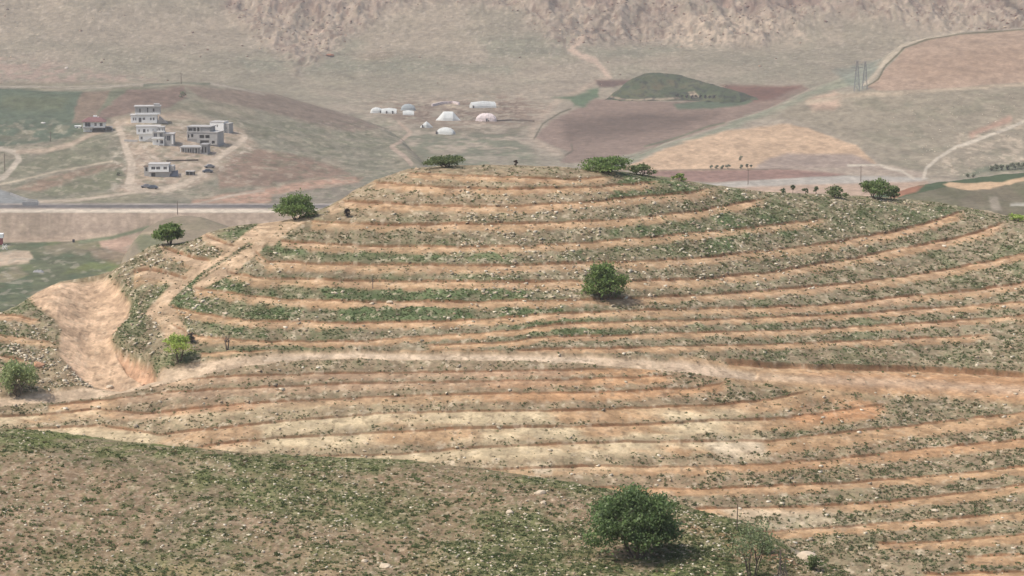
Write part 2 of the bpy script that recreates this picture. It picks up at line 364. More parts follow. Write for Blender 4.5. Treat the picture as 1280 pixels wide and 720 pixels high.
    mx(poly_mask(PX, PY, pl(140, 111, 165, 110, 140, 128, 128, 148, 118, 150, 132, 128), 2.5, wob*.5), (128, 131, 112))
    mx(poly_mask(PX, PY, pl(160, 111, 232, 108, 233, 120, 214, 134, 176, 137, 130, 150, 122, 146, 140, 128), 2, wob*.5), (143, 125, 114))
    mx(poly_mask(PX, PY, pl(234, 108, 300, 112, 342, 117, 402, 134, 442, 146, 478, 160, 440, 166, 400, 158, 340, 141, 290, 130, 250, 122), 2.5, wob*.5), (147, 132, 119))
    mx(line_mask(PX, PY, pl(0, 108, 100, 109, 180, 105, 260, 104, 300, 111, 330, 118), 1.2, 1.2, wob*.3)*.8, (178, 166, 150))
    mx(line_mask(PX, PY, pl(180, 106, 230, 103.6, 262, 105), 1, 1)*.8, (112, 122, 104))
    mx(poly_mask(PX, PY, pl(145, 150, 180, 142, 232, 140, 300, 160, 318, 182, 280, 208, 246, 232, 200, 242, 140, 244, 158, 205), 6, wob), (184, 163, 142))
    mx(poly_mask(PX, PY, pl(150, 158, 240, 150, 260, 154, 200, 160, 168, 172), 4, wob)*.7, (146, 145, 124))
    mx(poly_mask(PX, PY, pl(8, 222, 24, 204, 60, 190, 108, 170, 136, 176, 136, 200, 60, 214), 3, wob*.8), (140, 138, 117))
    mx(poly_mask(PX, PY, pl(20, 236, 60, 222, 148, 200, 154, 206, 100, 222, 50, 241), 2.5, wob*.6), (157, 136, 117))
    mx(poly_mask(PX, PY, pl(54, 241, 100, 223, 150, 208, 156, 220, 130, 238, 64, 246), 2.5, wob*.6), (134, 134, 111))
    mx(poly_mask(PX, PY, pl(80, 250, 130, 240, 190, 240, 175, 254, 82, 256), 2.5, wob*.6), (148, 142, 120))
    mx(poly_mask(PX, PY, pl(268, 214, 318, 184, 360, 192, 420, 208, 440, 218, 340, 232, 275, 236), 3, wob*.7), (153, 131, 115))
    mx(poly_mask(PX, PY, pl(240, 250, 330, 236, 420, 222, 452, 221, 448, 229, 380, 240, 330, 256, 240, 257), 3, wob*.5), (188, 152, 130))
    mx(poly_mask(PX, PY, pl(340, 244, 380, 236, 450, 229, 470, 235, 440, 256, 340, 257), 3), (148, 139, 124))
    vz = poly_mask(PX, PY, pl(140, 150, 300, 150, 320, 185, 250, 240, 140, 245), 6)
    mx(vz*ss(n4, .5, .64)*.5, (150, 140, 120)); mx(vz*ss(fbm(X/2, Y/3.5, 77, 3), .55, .68)*.6, (206, 190, 170))
    lz = poly_mask(PX, PY, pl(-300, 150, 500, 150, 520, 215, 440, 256, -300, 256), 6)
    mx(lz*ss(fbm(X/3, Y/6, 78, 3), .56, .68)*.45, (120, 124, 103)); mx(lz*ss(fbm(X/2.4, Y/5, 79, 3), .6, .7)*.4, (186, 174, 152))
    tr = (202, 184, 162)
    mx(line_mask(PX, PY, pl(146, 154, 152, 168, 158, 186, 165, 204, 163, 222, 160, 232), [3.4, 3.4, 4, 4.6, 5, 5], 1.5, wob*.2), tr)
    mx(line_mask(PX, PY, pl(306, 172, 292, 184, 270, 200, 250, 218, 230, 230, 196, 236, 160, 234), 3.4, 1.5, wob*.2), tr)
    mx(line_mask(PX, PY, pl(-60, 184, 0, 186, 20, 191, 24, 200, 8, 218, -30, 240), 3.2, 1.5, wob*.2), (196, 182, 162))
    mx(line_mask(PX, PY, pl(22, 190, 60, 188, 90, 180, 118, 166, 150, 154), 2.6, 2, wob*.3), (186, 166, 144))
    mx(line_mask(PX, PY, pl(0, 230, 40, 222, 100, 208, 140, 200), 1.1, 1, wob*.2), (190, 174, 150))
    mx(line_mask(PX, PY, pl(48, 252, 100, 250, 170, 240, 200, 236), 1.6, 1.4, wob*.2), (196, 178, 156))
    mx(line_mask(PX, PY, pl(240, 257, 290, 244, 330, 238), 1.4, 1.2), (190, 172, 152))
    mx(line_mask(PX, PY, pl(498, 152, 513, 166, 502, 176, 489, 184, 504, 194, 514, 204), [1.6, 2.2, 2, 2, 2.4, 2.6], 1.2), (186, 165, 146))
    mx(poly_mask(PX, PY, pl(-30, 236, 0, 237, 18, 243, 36, 251, 49, 252, 49, 258, -30, 258), 1.2), (150, 152, 150))
    # highway, its verge and the bank below it
    w = PX < 700
    mx(w*ss(PY, 253.5, 255)*(1-ss(PY, 256, 256.8)), (170, 160, 150))
    mx(w*ss(PY, 255.6, 256.4)*(1-ss(PY, 259.4, 260.2)), (128, 124, 122))
    mx(w*ss(PY, 259.6, 260.4)*(1-ss(PY, 261.2, 262)), (176, 160, 148))
    mx(w*ss(PY, 261.2, 261.8)*(1-ss(PY, 265, 267)), (219, 203, 180))
    bank = w*ss(PY, 265, 267)
    mx(bank, (182, 161, 140)); st = fbm(PX/5, PY/60, 41, 4)
    mx(bank*ss(st, .42, .62)*.6, (160, 144, 124)); mx(bank*ss(n2, .5, .7)*.6, (188, 166, 146))
    mx(bank*ss(PY+wob, 290, 298)*.7, (200, 175, 150))
    field = w*ss(PY+wob*.6+(PX-60)*.0, 300.5, 303.5)
    mx(field, (114, 120, 95)); mx(field*ss(n3, .45, .65)*.5, (98, 116, 92)); mx(field*ss(fbm(X/18, Y/40, 88), .52, .66)*.6, (132, 140, 84))
    mx(field*ss(fbm(X/10, Y/30, 91), .55, .68)*.6, (160, 145, 122))
    mx(poly_mask(PX, PY, pl(-50, 318, 22, 313, 36, 314, 42, 322, 36, 328, 0, 331, -50, 331), 2, wob*.6), (206, 182, 154))
    mx(poly_mask(PX, PY, pl(125, 302, 160, 296, 178, 313, 160, 318, 128, 310), 2.5, wob*.5), (198, 165, 142))
    mx(poly_mask(PX, PY, pl(112, 312, 150, 312, 180, 322, 150, 330, 118, 322), 4, wob*.8)*.7, (172, 148, 126))
    mx(line_mask(PX, PY, pl(100, 303, 140, 297, 165, 290, 185, 284), 2.2, 1.6, wob*.2), (134, 141, 112))
    mx(field*ss(n4, .62, .72)*.5, (180, 170, 150))
    grain = .78+.30*fbm(X/3.2, Y/5.5, 55, 3)+.22*ss(fbm(X/2.2, Y/5, 56, 3), .3, .75)
    return col*grain[..., None]

# mountain and valley floor
def s_far(PX, PY):
    s = .004+.11*ss(PY, 150, 100)*0
    s = .004 + .115*(1-ss(PY, 96, 128)) + .16*(1-ss(PY, 20, 70)) + .20*(1-ss(PY, -60, 25))
    return s
far = Sheet(-400, 1700, 1.7, [(-400, -170), (1700, -170)], 330, 560, lambda px: 925+0*px, s_far)
fc = far_paint(far)
n = ridged(far.X/60, far.Y/90, 3, 5)-.55; big = fbm(far.X/260, far.Y/400, 31, 3)-.5
up = 1-ss(far.PY, 15, 70)
far.Z += big*26*up+(fbm(far.X/170, far.Y/420, 33, 3)-.5)*26*(1-ss(far.PY, 45, 95)) + far.rock*n*(4+8*up)+far.rock*(ridged(far.X/20, far.Y/34, 4, 4)-.5)*8+far.rock*(ridged(far.X/9, far.Y/16, 6, 3)-.5)*3.5 + (fbm(far.X/12, far.Y/12, 37, 4)-.5)*(.5+3.2*far.rock)
wx = (fbm(far.X/120, far.Y/160, 48, 3)-.5)*90
far.Z += (1-ss(far.PY, 55, 105))*(ridged((far.X+wx)/75, far.Y/900, 47, 4)-.5)*(3+9*up)*(.3+.7*far.rock)
far.Z += (1-ss(far.PY, 30, 80))*(ridged((far.X+wx*.6)/26, far.Y/260, 49, 4)-.5)*(.8+2.5*up)*(.25+.75*far.rock)
far.build('mountainside', M['far'], fc)

# village hill on the left with the highway bank and the green valley field in front of it
def s_vil(PX, PY):
    s = .12-.105*ss(PX, 150, 520)
    s = s*(1-ss(PY, 236, 250)) + .0*PY
    s += .5*ss(PY, 265, 268)*(1-ss(PY, 299, 302))
    return s
vil = Sheet(-420, 760, 1.0, pl(-200, 105, 0, 107, 100, 109, 180, 104.5, 262, 103.5, 300, 109, 342, 117, 402, 134, 442, 146, 480, 160, 502, 174, 522, 196, 540, 214, 620, 262, 760, 300), 410, 430,
            lambda px: 720+0*px, s_vil, back=(520, .10, 900), wc=14)
vc = far_paint(vil)
vil.Z += (fbm(vil.X/30, vil.Y/30, 61, 4)-.5)*1.6*(1-ss(vil.PY, 235, 250)) + (fbm(vil.X/4, vil.Y/4, 62, 3)-.5)*.35*(1-ss(vil.PY, 253, 254)*(1-ss(vil.PY, 266, 267)))
vil.build('valley_hill', M['mid'], vc)
# right hill
def s_rt(PX, PY): return .085+.05*(1-ss(PY, 120, 200))*ss(PX, 1000, 1150)-.06*ss(PY, 205, 222)
rt = Sheet(560, 1720, 1.3, pl(560, 262, 640, 238, 700, 224, 745, 210, 792, 196, 832, 179, 900, 155, 966, 133, 1012, 111, 1060, 93, 1095, 78, 1128, 55, 1160, 46, 1200, 40, 1280, 34, 1480, 20), 320, 300,
           lambda px: 835+0*px, s_rt, back=(420, .09, 900), wc=14)
rc = far_paint(rt)
rt.Z += (fbm(rt.X/28, rt.Y/28, 63, 4)-.5)*1.5*(1-ss(rt.PY, 195, 215)) + (fbm(rt.X/5, rt.Y/5, 64, 3)-.5)*.5
rt.build('field_hill', M['mid'], rc)
# dark green knoll
kn = Sheet(756, 948, 1.0, pl(756, 124.8, 765, 118, 778, 108, 790, 99, 806, 92, 822, 90.5, 845, 93, 870, 99.5, 900, 109, 925, 116, 938, 120, 948, 124.4), lambda px: np.interp(px, [756, 765, 775, 800, 850, 875, 905, 925, 938, 948], [125.4, 124.5, 126, 126.5, 125.5, 126, 128.5, 128, 124.5, 124.8]), 70,
           lambda px: far.P(px, np.interp(px, [756, 765, 775, 800, 850, 875, 905, 925, 938, 948], [125.4, 124.5, 126, 126.5, 125.5, 126, 128.5, 128, 124.5, 124.8]))[:, :2].__pow__(2).sum(1)**.5-1, lambda a, b: .28+0*a, back=(150, .3, 60), wc=10)
kc = np.empty(kn.PX.shape+(3,)); kc[...] = F(106, 113, 98, .16)
mix(kc, ss(fbm(kn.X/9, kn.Y/16, 66, 4), .42, .62)*.6, F(124, 124, 106, .16)); mix(kc, poly_mask(kn.PX, kn.PY, pl(790, 108, 830, 98, 870, 104, 850, 118, 800, 118), 8)*ss(fbm(kn.X/6, kn.Y/12, 67), .4, .6)*.7, F(126, 118, 104, .18))
mix(kc, line_mask(kn.PX, kn.PY, pl(764, 121, 790, 125, 850, 123.5), 1.2, 1), F(172, 160, 145, .24))
mix(kc, poly_mask(kn.PX, kn.PY, pl(860, 116, 868, 115, 874, 121, 864, 122), 1.5), F(190, 175, 155, .24))
mix(kc, ss(fbm(kn.X/2.5, kn.Y/5, 69, 3), .55, .68)*.6, F(84, 92, 78, .16))
kn.Z += (fbm(kn.X/8, kn.Y/8, 68, 3)-.5)*2.2
kn.build('green_knoll', M['mid'], kc)
# near ridge behind the terraces on the right
rg = Sheet(1020, 1720, 1.0, pl(1020, 262, 1080, 246, 1126, 239, 1150, 232, 1180, 227, 1215, 222, 1280, 216, 1480, 204), 330, 160, lambda px: 560+0*px, lambda a, b: .085+0*a, back=(160, .25, 300), wc=12)
n2 = fbm(rg.X/10, rg.Y/22, 81, 4); n3 = fbm(rg.X/3, rg.Y/7, 82, 4); wb = (n2-.5)*5+(n3-.5)*4
gc = np.empty(rg.PX.shape+(3,)); gc[...] = F(134, 127, 112, .1)
mix(gc, ss(n2, .4, .6)*.5, F(122, 124, 104, .1)); mix(gc, ss(n3, .5, .65)*.4, F(150, 142, 126, .1))
top = (rg.PY < np.interp(rg.PX, [1120, 1150, 1182, 1230, 1300], [249, 241, 234, 231, 224])+wb*.6)
mix(gc, top*1.0, F(104, 114, 96, .1))
mix(gc, poly_mask(rg.PX, rg.PY, pl(1110, 246, 1128, 236, 1156, 233, 1146, 241, 1120, 248), 2, wb*.5), F(168, 130, 112, .1))
mix(gc, poly_mask(rg.PX, rg.PY, pl(1180, 232, 1188, 228, 1206, 228.5, 1222, 227, 1236, 225.5, 1252, 227, 1280, 222, 1340, 219, 1340, 226, 1280, 228, 1240, 233, 1225, 237, 1200, 236.5, 1188, 235), 1.2, wb*.4), F(208, 180, 150, .1))
mix(gc, poly_mask(rg.PX, rg.PY, pl(1236, 246, 1247, 246, 1252, 262, 1240, 264), 2.5, wb*.4)*.7, F(176, 165, 150, .1))
mix(gc, poly_mask(rg.PX, rg.PY, pl(1262, 254, 1290, 252, 1290, 258, 1262, 257), 1.5, wb*.4)*.8, F(190, 185, 172, .1))
rg.Z += (n2-.5)*.9+(n3-.5)*.4
rg.build('near_ridge', M['mid'], gc)
# low grey mound under the highway
md = Sheet(146, 344, 1.0, pl(146, 343, 156, 318, 168, 300, 180, 287, 199, 276, 223, 269.5, 250, 271.5, 276, 279.5, 290, 285, 312, 296, 344, 342), 346, 90, lambda px: 826+0*px, lambda a, b: .14+0*a, back=(60, .4, 60), wc=10)
mc = np.empty(md.PX.shape+(3,)); nn = fbm(md.X/6, md.Y/9, 83, 4); mc[...] = F(160, 148, 129, .1)
mix(mc, ss(nn, .45, .6)*.5, F(146, 139, 118, .1)); mix(mc, line_mask(md.PX, md.PY, pl(176, 292, 190, 291, 205, 298), 1.5, 1.5), F(190, 170, 148, .1))
mix(mc, poly_mask(md.PX, md.PY, pl(166, 292, 185, 292, 205, 300, 200, 320, 176, 318), 4)*.8, F(130, 133, 108, .1))
md.Z += (nn-.5)*.8
md.build('grey_mound', M['mid'], mc)

# ================================================================== TERRACED HILL
CREST = pl(-200, 396, 0, 391, 20, 383, 45, 366, 75, 352, 120, 344.5, 142, 338, 152, 330, 166, 321, 186, 309, 205, 304, 216, 305, 242, 300, 259, 291, 285, 284, 302, 281, 330, 279, 350, 276.5, 366, 273, 392, 265, 411, 257, 431, 246, 441, 239, 470, 225, 510, 211, 560, 206.5, 640, 206, 700, 209, 760, 213, 830, 221, 895, 232, 960, 240, 1010, 242, 1110, 247, 1170, 252, 1222, 262, 1275, 272, 1360, 282, 1480, 300)
def s_hill(PX, PY):
    s = .33-.16*ss(PX, 600, 1280)-.05*(1-ss(PX, 100, 330))
    return s
hill = Sheet(-380, 1720, 1.35, CREST, 800, 900, lambda px: 208+0*px, s_hill, back=(260, .42, 22), wc=26)
H = hill; HX, HY, PX, PY = H.X.copy(), H.Y.copy(), H.PX, H.PY
L = []   # terrace cuts: (points, bench width in rows, cut height m, kind)
def tl(bw, cut, *a): L.append((np.array(pl(*a), float), bw*(1.25 if a[1] < 530 or bw > 14 else 1.02), cut*.5))
tl(7, .25, 505, 214, 560, 217, 640, 220, 720, 222, 770, 219)
tl(8, .28, 462, 226, 545, 232, 640, 234, 703, 233, 765, 230, 828, 225)
tl(9, .32, 428, 249, 495, 253, 560, 255, 640, 256, 735, 250, 800, 244, 865, 239, 900, 231)
tl(9, .34, 388, 274, 480, 278, 640, 278, 740, 274, 815, 269, 877, 261, 962, 246)
tl(9, .34, 350, 299, 420, 304, 520, 306, 640, 306, 740, 300, 815, 294, 890, 287, 960, 279.5, 1038, 271)
tl(10, .36, 318, 312, 335, 325, 420, 327.5, 545, 330, 640, 330, 740, 325, 802, 325, 865, 321, 960, 311, 1035, 302, 1110, 289, 1160, 276, 1212, 260)
tl(10, .34, 283, 337, 320, 345, 420, 347.5, 520, 350, 640, 350, 790, 349, 865, 348, 960, 338.5, 1010, 330, 1072, 320, 1135, 307, 1197, 295, 1262, 275)
tl(9, .30, 242, 358, 270, 362, 320, 369, 370, 373, 495, 375, 640, 374, 760, 371, 877, 367, 960, 361, 1035, 355, 1110, 347, 1185, 335, 1247, 322, 1320, 306)
tl(9, .30, 212, 380, 250, 390, 320, 399.5, 445, 401, 520, 400, 620, 396, 700, 389, 855, 384, 960, 382, 1035, 379, 1120, 370, 1225, 360, 1290, 349, 1400, 335)
tl(7, .26, 215, 404, 250, 419, 320, 424, 445, 425, 545, 417, 640, 411, 700, 403, 800, 400, 960, 395.5, 1060, 391, 1160, 384, 1280, 375.5, 1400, 366)
tl(7, .26, 530, 430, 640, 425, 665, 420, 765, 417.5, 840, 414, 972, 412, 1060, 407.5, 1180, 401, 1280, 392.5, 1400, 384)
tl(7, .26, 640, 436, 765, 433, 865, 431, 960, 429, 1085, 424, 1245, 417)
tl(5, .18, 250, 440, 330, 436, 440, 437, 560, 437, 640, 438)
tl(24, 1.0, 900, 447, 960, 452, 1085, 456, 1210, 460, 1280, 464, 1440, 470)
tl(8, .22, 170, 476, 320, 466.5, 480, 464, 640, 462, 740, 459.5, 830, 458)
tl(9, .24, 60, 505, 125, 499, 200, 489, 320, 482.5, 445, 477.5, 640, 474, 800, 470, 850, 467)
tl(10, .24, -60, 522, 60, 516, 125, 510, 187, 515, 320, 502, 470, 494, 640, 489, 765, 489, 865, 482, 918, 475)
tl(15, .24, -60, 538, 40, 535, 125, 530, 200, 541, 320, 528, 470, 515, 640, 511, 752, 510, 890, 504, 960, 499, 1018, 487)
tl(15, .26, 220, 560, 340, 546, 480, 538, 640, 532, 800, 530, 880, 525, 960, 522, 1035, 514, 1112, 502)
tl(15, .24, 330, 572, 480, 566, 560, 560, 640, 555, 780, 551, 960, 549, 1100, 534, 1172, 526, 1270, 515, 1400, 506)
tl(12, .24, 440, 592, 600, 585, 757, 581, 875, 581, 960, 577.5, 1047, 572, 1135, 562, 1280, 547, 1420, 534)
tl(12, .26, 600, 612, 765, 607, 877, 609, 960, 606, 1060, 601, 1185, 591, 1280, 581, 1420, 568)
tl(12, .26, 800, 638, 875, 635, 960, 632, 1085, 627, 1172, 619, 1280, 604, 1420, 590)
tl(12, .26, 900, 665, 960, 663, 1060, 656, 1185, 647, 1280, 638, 1420, 624)
tl(12, .24, 1090, 678, 1185, 675, 1280, 667, 1420, 656)
tl(12, .24, 1200, 695, 1280, 692, 1420, 684)
tl(12, .24, 1150, 716, 1280, 712, 1420, 704)
tl(13, .45, 203, 306, 223, 313.5, 245, 320, 264, 323)
tl(10, .35, 255, 291, 276, 300, 296, 306)
tl(15, .45, 166, 338, 185, 334, 205, 338, 234, 346)
tl(7, .25, -100, 390, 18, 392, 58, 402)
tl(8, .28, -100, 412, 0, 417, 40, 422, 78, 427)
tl(7, .28, -100, 442, 0, 443, 40, 450)
nw = fbm(HX/5, HY/5, 101, 3); nf = fbm(HX/1.1, HY/1.1, 102, 4); nb = fbm(HX/14, HY/20, 103, 4); nt_ = fbm(HX/3, HY/4.5, 104, 4)
pxm = H.rowpx(); wobb = (nw-.5)*5+(nf-.5)*1.6
bench = np.zeros(PX.shape); cutm = np.zeros(PX.shape); dz = np.zeros(PX.shape); lin_id = np.zeros(PX.shape)
front = np.zeros(PX.shape, bool); front[:H.front] = True
pc = H.px
rdm = line_mask(PX, PY, pl(-450, 520, 0, 500, 60, 495, 120, 488, 180, 474, 240, 461, 300, 450, 350, 444, 420, 442.5, 640, 445, 740, 448, 860, 458, 900, 464), [7, 7, 7.5, 9, 10, 9, 8, 6.5, 5, 5, 6, 9, 4], 3, wobb*.6)
for k, (P, bw, cut) in enumerate(L):
    if P[-1, 0] > 1300: P = np.vstack([P, [[1800, P[-1, 1]+(P[-1, 1]-P[-2, 1])/(P[-1, 0]-P[-2, 0])*(1800-P[-1, 0])]]])
    if P[0, 0] < -50: P = np.vstack([[[-450, P[0, 1]]], P])
    yl = np.interp(pc, P[:, 0], P[:, 1]); sh = P[-1, 0]-P[0, 0] < 90; w = ss(pc, P[0, 0]-1, P[0, 0]+(3 if sh or P[0, 0] < 440 else 14))*(1-ss(pc, P[-1, 0]-(4 if sh else 22), P[-1, 0]+2))
    if w.max() == 0: continue
    sel = np.where(w > 0)[0]; c0, c1 = sel[0], sel[-1]+1
    vv = PY[:, c0:c1]-yl[c0:c1]+wobb[:, c0:c1]*.6; ww = w[c0:c1][None]*front[:, c0:c1]
    bwl = bw*(.8+.45*nw[:, c0:c1])
    vr = vv+(nf[:, c0:c1]-.5)*7*ss(vv, 2, 6)
    b = ww*ss(vv, -.4, .8)*(1-ss(vr, bwl*.72, bwl*1.22)); bench[:, c0:c1] = np.maximum(bench[:, c0:c1], b)
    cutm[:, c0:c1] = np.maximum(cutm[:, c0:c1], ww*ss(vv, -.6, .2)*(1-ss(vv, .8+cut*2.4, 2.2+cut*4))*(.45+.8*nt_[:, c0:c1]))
    d = vv*pxm[:, c0:c1]; bm = bw*pxm[:, c0:c1]
    q = d/np.maximum(bm, .1)
    prof = np.interp(q.ravel(), [-.08, 0, .03, .5, .9, 1.25, 1.7], [0, .0, -1, -.12, .28, .2, 0]).reshape(q.shape)
    prof = prof*cut*(.55+1.0*nt_[:, c0:c1])
    dz[:, c0:c1] += prof*ww*(1-rdm[:, c0:c1])
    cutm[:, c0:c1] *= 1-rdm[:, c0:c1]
bench = np.clip(bench*(.62+.7*nb), 0, 1)
# areas of bare earth
EXC = pl(38, 374, 52, 362, 78, 353, 130, 343, 140, 345, 152, 358, 166, 373, 163, 392, 150, 403, 141, 412, 146, 430, 168, 443, 190, 452, 200, 466, 150, 480, 112, 476, 92, 462, 70, 440, 76, 412, 66, 398, 50, 386)
exc = poly_mask(PX, PY, EXC, 3.5, wobb*1.5); excd = poly_mask(PX, PY, EXC, 9, wobb*.5)
road = line_mask(PX, PY, pl(-450, 520, 0, 500, 60, 495, 120, 488, 180, 474, 240, 461, 300, 450, 350, 444, 420, 442.5, 640, 445, 740, 448, 860, 458, 940, 468), [6.5, 6.5, 7, 8.5, 10, 9, 7.5, 6, 5, 5, 5.5, 7, 7], 2, wobb*.3)
ctr = line_mask(PX, PY, pl(840, 452, 940, 468, 1060, 476, 1180, 482, 1300, 488, 1450, 494), [5, 13, 17, 17, 19, 20], 6, wobb*1.5)
lowr = line_mask(PX, PY, pl(980, 488, 1060, 500, 1100, 512), [3, 9, 5], 5, wobb)
trk = np.maximum(line_mask(PX, PY, pl(349, 277, 328, 287, 312, 297, 296, 309, 272, 329, 250, 342, 232, 350, 213, 370, 197, 384, 186, 392), [5, 8, 7, 7, 6, 7, 9, 8, 7, 4], 1.6, wobb*.35),
                 line_mask(PX, PY, pl(345, 283, 326, 300, 318, 312, 300, 324, 284, 338, 262, 350, 244, 360), [6, 8, 7, 8, 8, 6, 4], 1.8, wobb*.35))
trk = np.maximum(trk, poly_mask(PX, PY, pl(200, 308, 214, 310, 246, 321, 264, 324, 268, 338, 250, 340, 232, 330, 206, 320), 2, wobb*.4))
trk = np.maximum(trk, poly_mask(PX, PY, pl(172, 336, 186, 332, 214, 340, 236, 346, 232, 362, 214, 356, 196, 350, 178, 348), 2.2, wobb*.5))
trk = np.maximum(trk, poly_mask(PX, PY, pl(250, 290, 262, 291, 280, 301, 300, 307, 296, 316, 276, 312, 254, 302), 2, wobb*.4))
trk = np.maximum(trk, line_mask(PX, PY, pl(365, 276, 352, 290, 340, 302), 5, 3, wobb*.5))
trk = np.maximum(trk, poly_mask(PX, PY, pl(196, 380, 214, 376, 220, 392, 232, 408, 222, 426, 206, 424, 198, 404, 186, 396), 3, wobb)*.9)
trk = np.maximum(trk, poly_mask(PX, PY, pl(342, 282, 362, 276, 392, 266, 386, 276, 358, 292, 345, 302), 3, wobb)*.9)
trk = np.maximum(trk, poly_mask(PX, PY, pl(408, 260, 431, 248, 428, 258, 412, 268), 2, wobb)*.9)
verge = line_mask(PX, PY, pl(311, 304, 290, 319, 268, 333, 250, 346, 233, 360, 213, 380), 1.6, 1.2, wobb*.3)
side = poly_mask(PX, PY, pl(165, 440, 190, 452, 196, 462, 186, 468, 160, 452, 146, 430), 2, wobb)
bench = bench*(1-road)
bare = np.clip(np.maximum.reduce([bench, exc, road, ctr, trk*.95, lowr*.8]), 0, 1)*(1-verge)
# the upper slope in the middle and the slope under the road carry thinner scrub
thin = np.clip(poly_mask(PX, PY, pl(440, 205, 760, 205, 760, 262, 640, 275, 400, 280, 420, 240), 25)+ss(PY, 440, 462)*(1-ss(PX, 900, 1010))*.9+ss(PY, 500, 540)*.35, 0, 1)
strip = np.clip(1-bare, 0, 1)
hc = np.empty(PX.shape+(3,)); hc[...] = A(146, 131, 105)
mix(hc, ss(nb, .4, .62)*.4, A(164, 150, 125)); mix(hc, thin*.6, A(174, 150, 121)); mix(hc, ss(PX, 820, 1100)*.45, A(164, 146, 118)); mix(hc, ss(nf, .5, .7)*.35, A(138, 130, 106))
gr = np.clip(poly_mask(PX, PY, pl(212, 352, 300, 344, 420, 352, 660, 356, 700, 372, 700, 392, 600, 402, 320, 398, 215, 386), 8, wobb)*.85
   + poly_mask(PX, PY, pl(218, 402, 320, 402, 330, 420, 240, 420), 5, wobb)*.9 + poly_mask(PX, PY, pl(190, 445, 235, 440, 330, 430, 420, 428, 300, 450, 200, 464, 192, 460), 4, wobb)*.8
   + poly_mask(PX, PY, pl(620, 392, 740, 388, 840, 404, 760, 424, 600, 424), 8, wobb)*.7 + poly_mask(PX, PY, pl(780, 216, 900, 228, 880, 240, 760, 250), 5, wobb)*.6
   + poly_mask(PX, PY, pl(760, 278, 900, 268, 960, 300, 880, 320, 700, 322), 10, wobb)*.5 + poly_mask(PX, PY, pl(900, 240, 1200, 252, 1180, 280, 1000, 300, 880, 300), 12, wobb)*.35
   + poly_mask(PX, PY, pl(320, 300, 420, 306, 640, 312, 640, 328, 420, 326, 326, 318), 6, wobb)*.5+poly_mask(PX, PY, pl(270, 286, 320, 280, 322, 292, 300, 300, 272, 296), 4, wobb)*.5, 0, 1)
gr = np.clip(gr*(.35+1.3*ss(nt_, .35, .6))+ss(fbm(HX/4, HY/8, 119, 4), .58, .72)*.5*(1-thin), 0, 1)*strip
mix(hc, np.clip(gr*1.05, 0, 1), A(102, 114, 78))
sand = np.empty(hc.shape); sand[...] = A(194, 160, 123)
mix(sand, ss(nb, .45, .65)*.5, A(188, 152, 115)); mix(sand, ss(nf, .45, .7)*.3, A(204, 174, 142)); mix(sand, ss(nt_, .5, .7)*.4, A(184, 152, 124))
mix(sand, ss(PY, 400, 500)*.6*ss(PX, 150, 500), A(181, 148, 111)); mix(hc, ss(PY, 400, 480)*.45, A(148, 130, 103))
yel = ss(PY, 498, 520)*(1-ss(PY, 566, 600))*(1-ss(PX, 880, 1010))*ss(fbm(HX/9, HY/5, 121, 4), .36, .55)
mix(sand, yel*.85, A(216, 197, 160)); mix(hc, yel*.4*strip, A(196, 176, 142))
yy2 = np.clip(poly_mask(PX, PY, pl(880, 552, 950, 548, 960, 572, 900, 576), 6, wobb)+poly_mask(PX, PY, pl(660, 578, 690, 580, 690, 594, 668, 592), 4, wobb)+poly_mask(PX, PY, pl(900, 634, 1060, 640, 1080, 656, 960, 662, 920, 650), 7, wobb)*.8, 0, 1)
mix(sand, yy2*.8, A(220, 202, 172)); mix(hc, yy2*.6, A(214, 196, 164))
org = np.clip(poly_mask(PX, PY, pl(1010, 500, 1100, 500, 1112, 512, 1090, 526, 1000, 530, 980, 522), 6, wobb)+poly_mask(PX, PY, pl(200, 510, 260, 502, 330, 500, 320, 512, 210, 522), 4, wobb)+poly_mask(PX, PY, pl(1000, 462, 1300, 466, 1460, 470, 1460, 512, 1240, 500, 1040, 486), 8, wobb)*.6+poly_mask(PX, PY, pl(600, 462, 900, 462, 900, 500, 600, 506), 10, wobb)*.5
   + poly_mask(PX, PY, pl(780, 585, 1000, 560, 1290, 545, 1290, 560, 1000, 600, 790, 625), 12, wobb)*.4, 0, 1)
mix(sand, org*.7, A(188, 138, 98)); mix(hc, org*.45, A(188, 148, 116))
pnk = poly_mask(PX, PY, pl(140, 470, 700, 450, 720, 475, 400, 500, 150, 520), 16, wobb); mix(sand, pnk*.6, A(172, 148, 124)); mix(hc, pnk*.6, A(154, 135, 110))
mix(sand, (road+.5*trk)*.9, A(203, 180, 152)); mix(sand, line_mask(PX, PY, pl(840, 456, 940, 470, 1060, 477, 1180, 484, 1300, 490, 1450, 496), 6, 5, wobb)*.55, A(200, 176, 150)); mix(sand, exc*.9, A(208, 177, 146)); mix(sand, exc*ss(fbm(PX/30, PY/9, 131, 4), .5, .65)*.4, A(216, 184, 150))
mix(sand, road*(1-ctr)*ss(PX, 640, 500)*0+line_mask(PX, PY, pl(330, 446, 420, 442, 640, 445, 740, 448), 2.4, 2, wobb*.2)*.6, A(210, 190, 164))
mix(hc, bare, 0) ; hc += sand*bare[..., None]
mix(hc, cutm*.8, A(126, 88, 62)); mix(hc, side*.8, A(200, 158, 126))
nk = fbm(HX/.42, HY/.8, 141, 3); mix(hc, strip*ss(nk, .5, .66)*.5*(1-.45*thin), A(118, 120, 90)); mix(hc, ss(fbm(HX/.5, HY/.7, 142, 3), .62, .74)*(.2+.3*strip), A(214, 196, 168)); mix(hc, ss(fbm(HX/.4, HY/.6, 143, 3), .62, .74)*.45, A(120, 104, 82))
grn = ss(nf, .3, .75); hc *= (.80+.40*grn)[..., None]
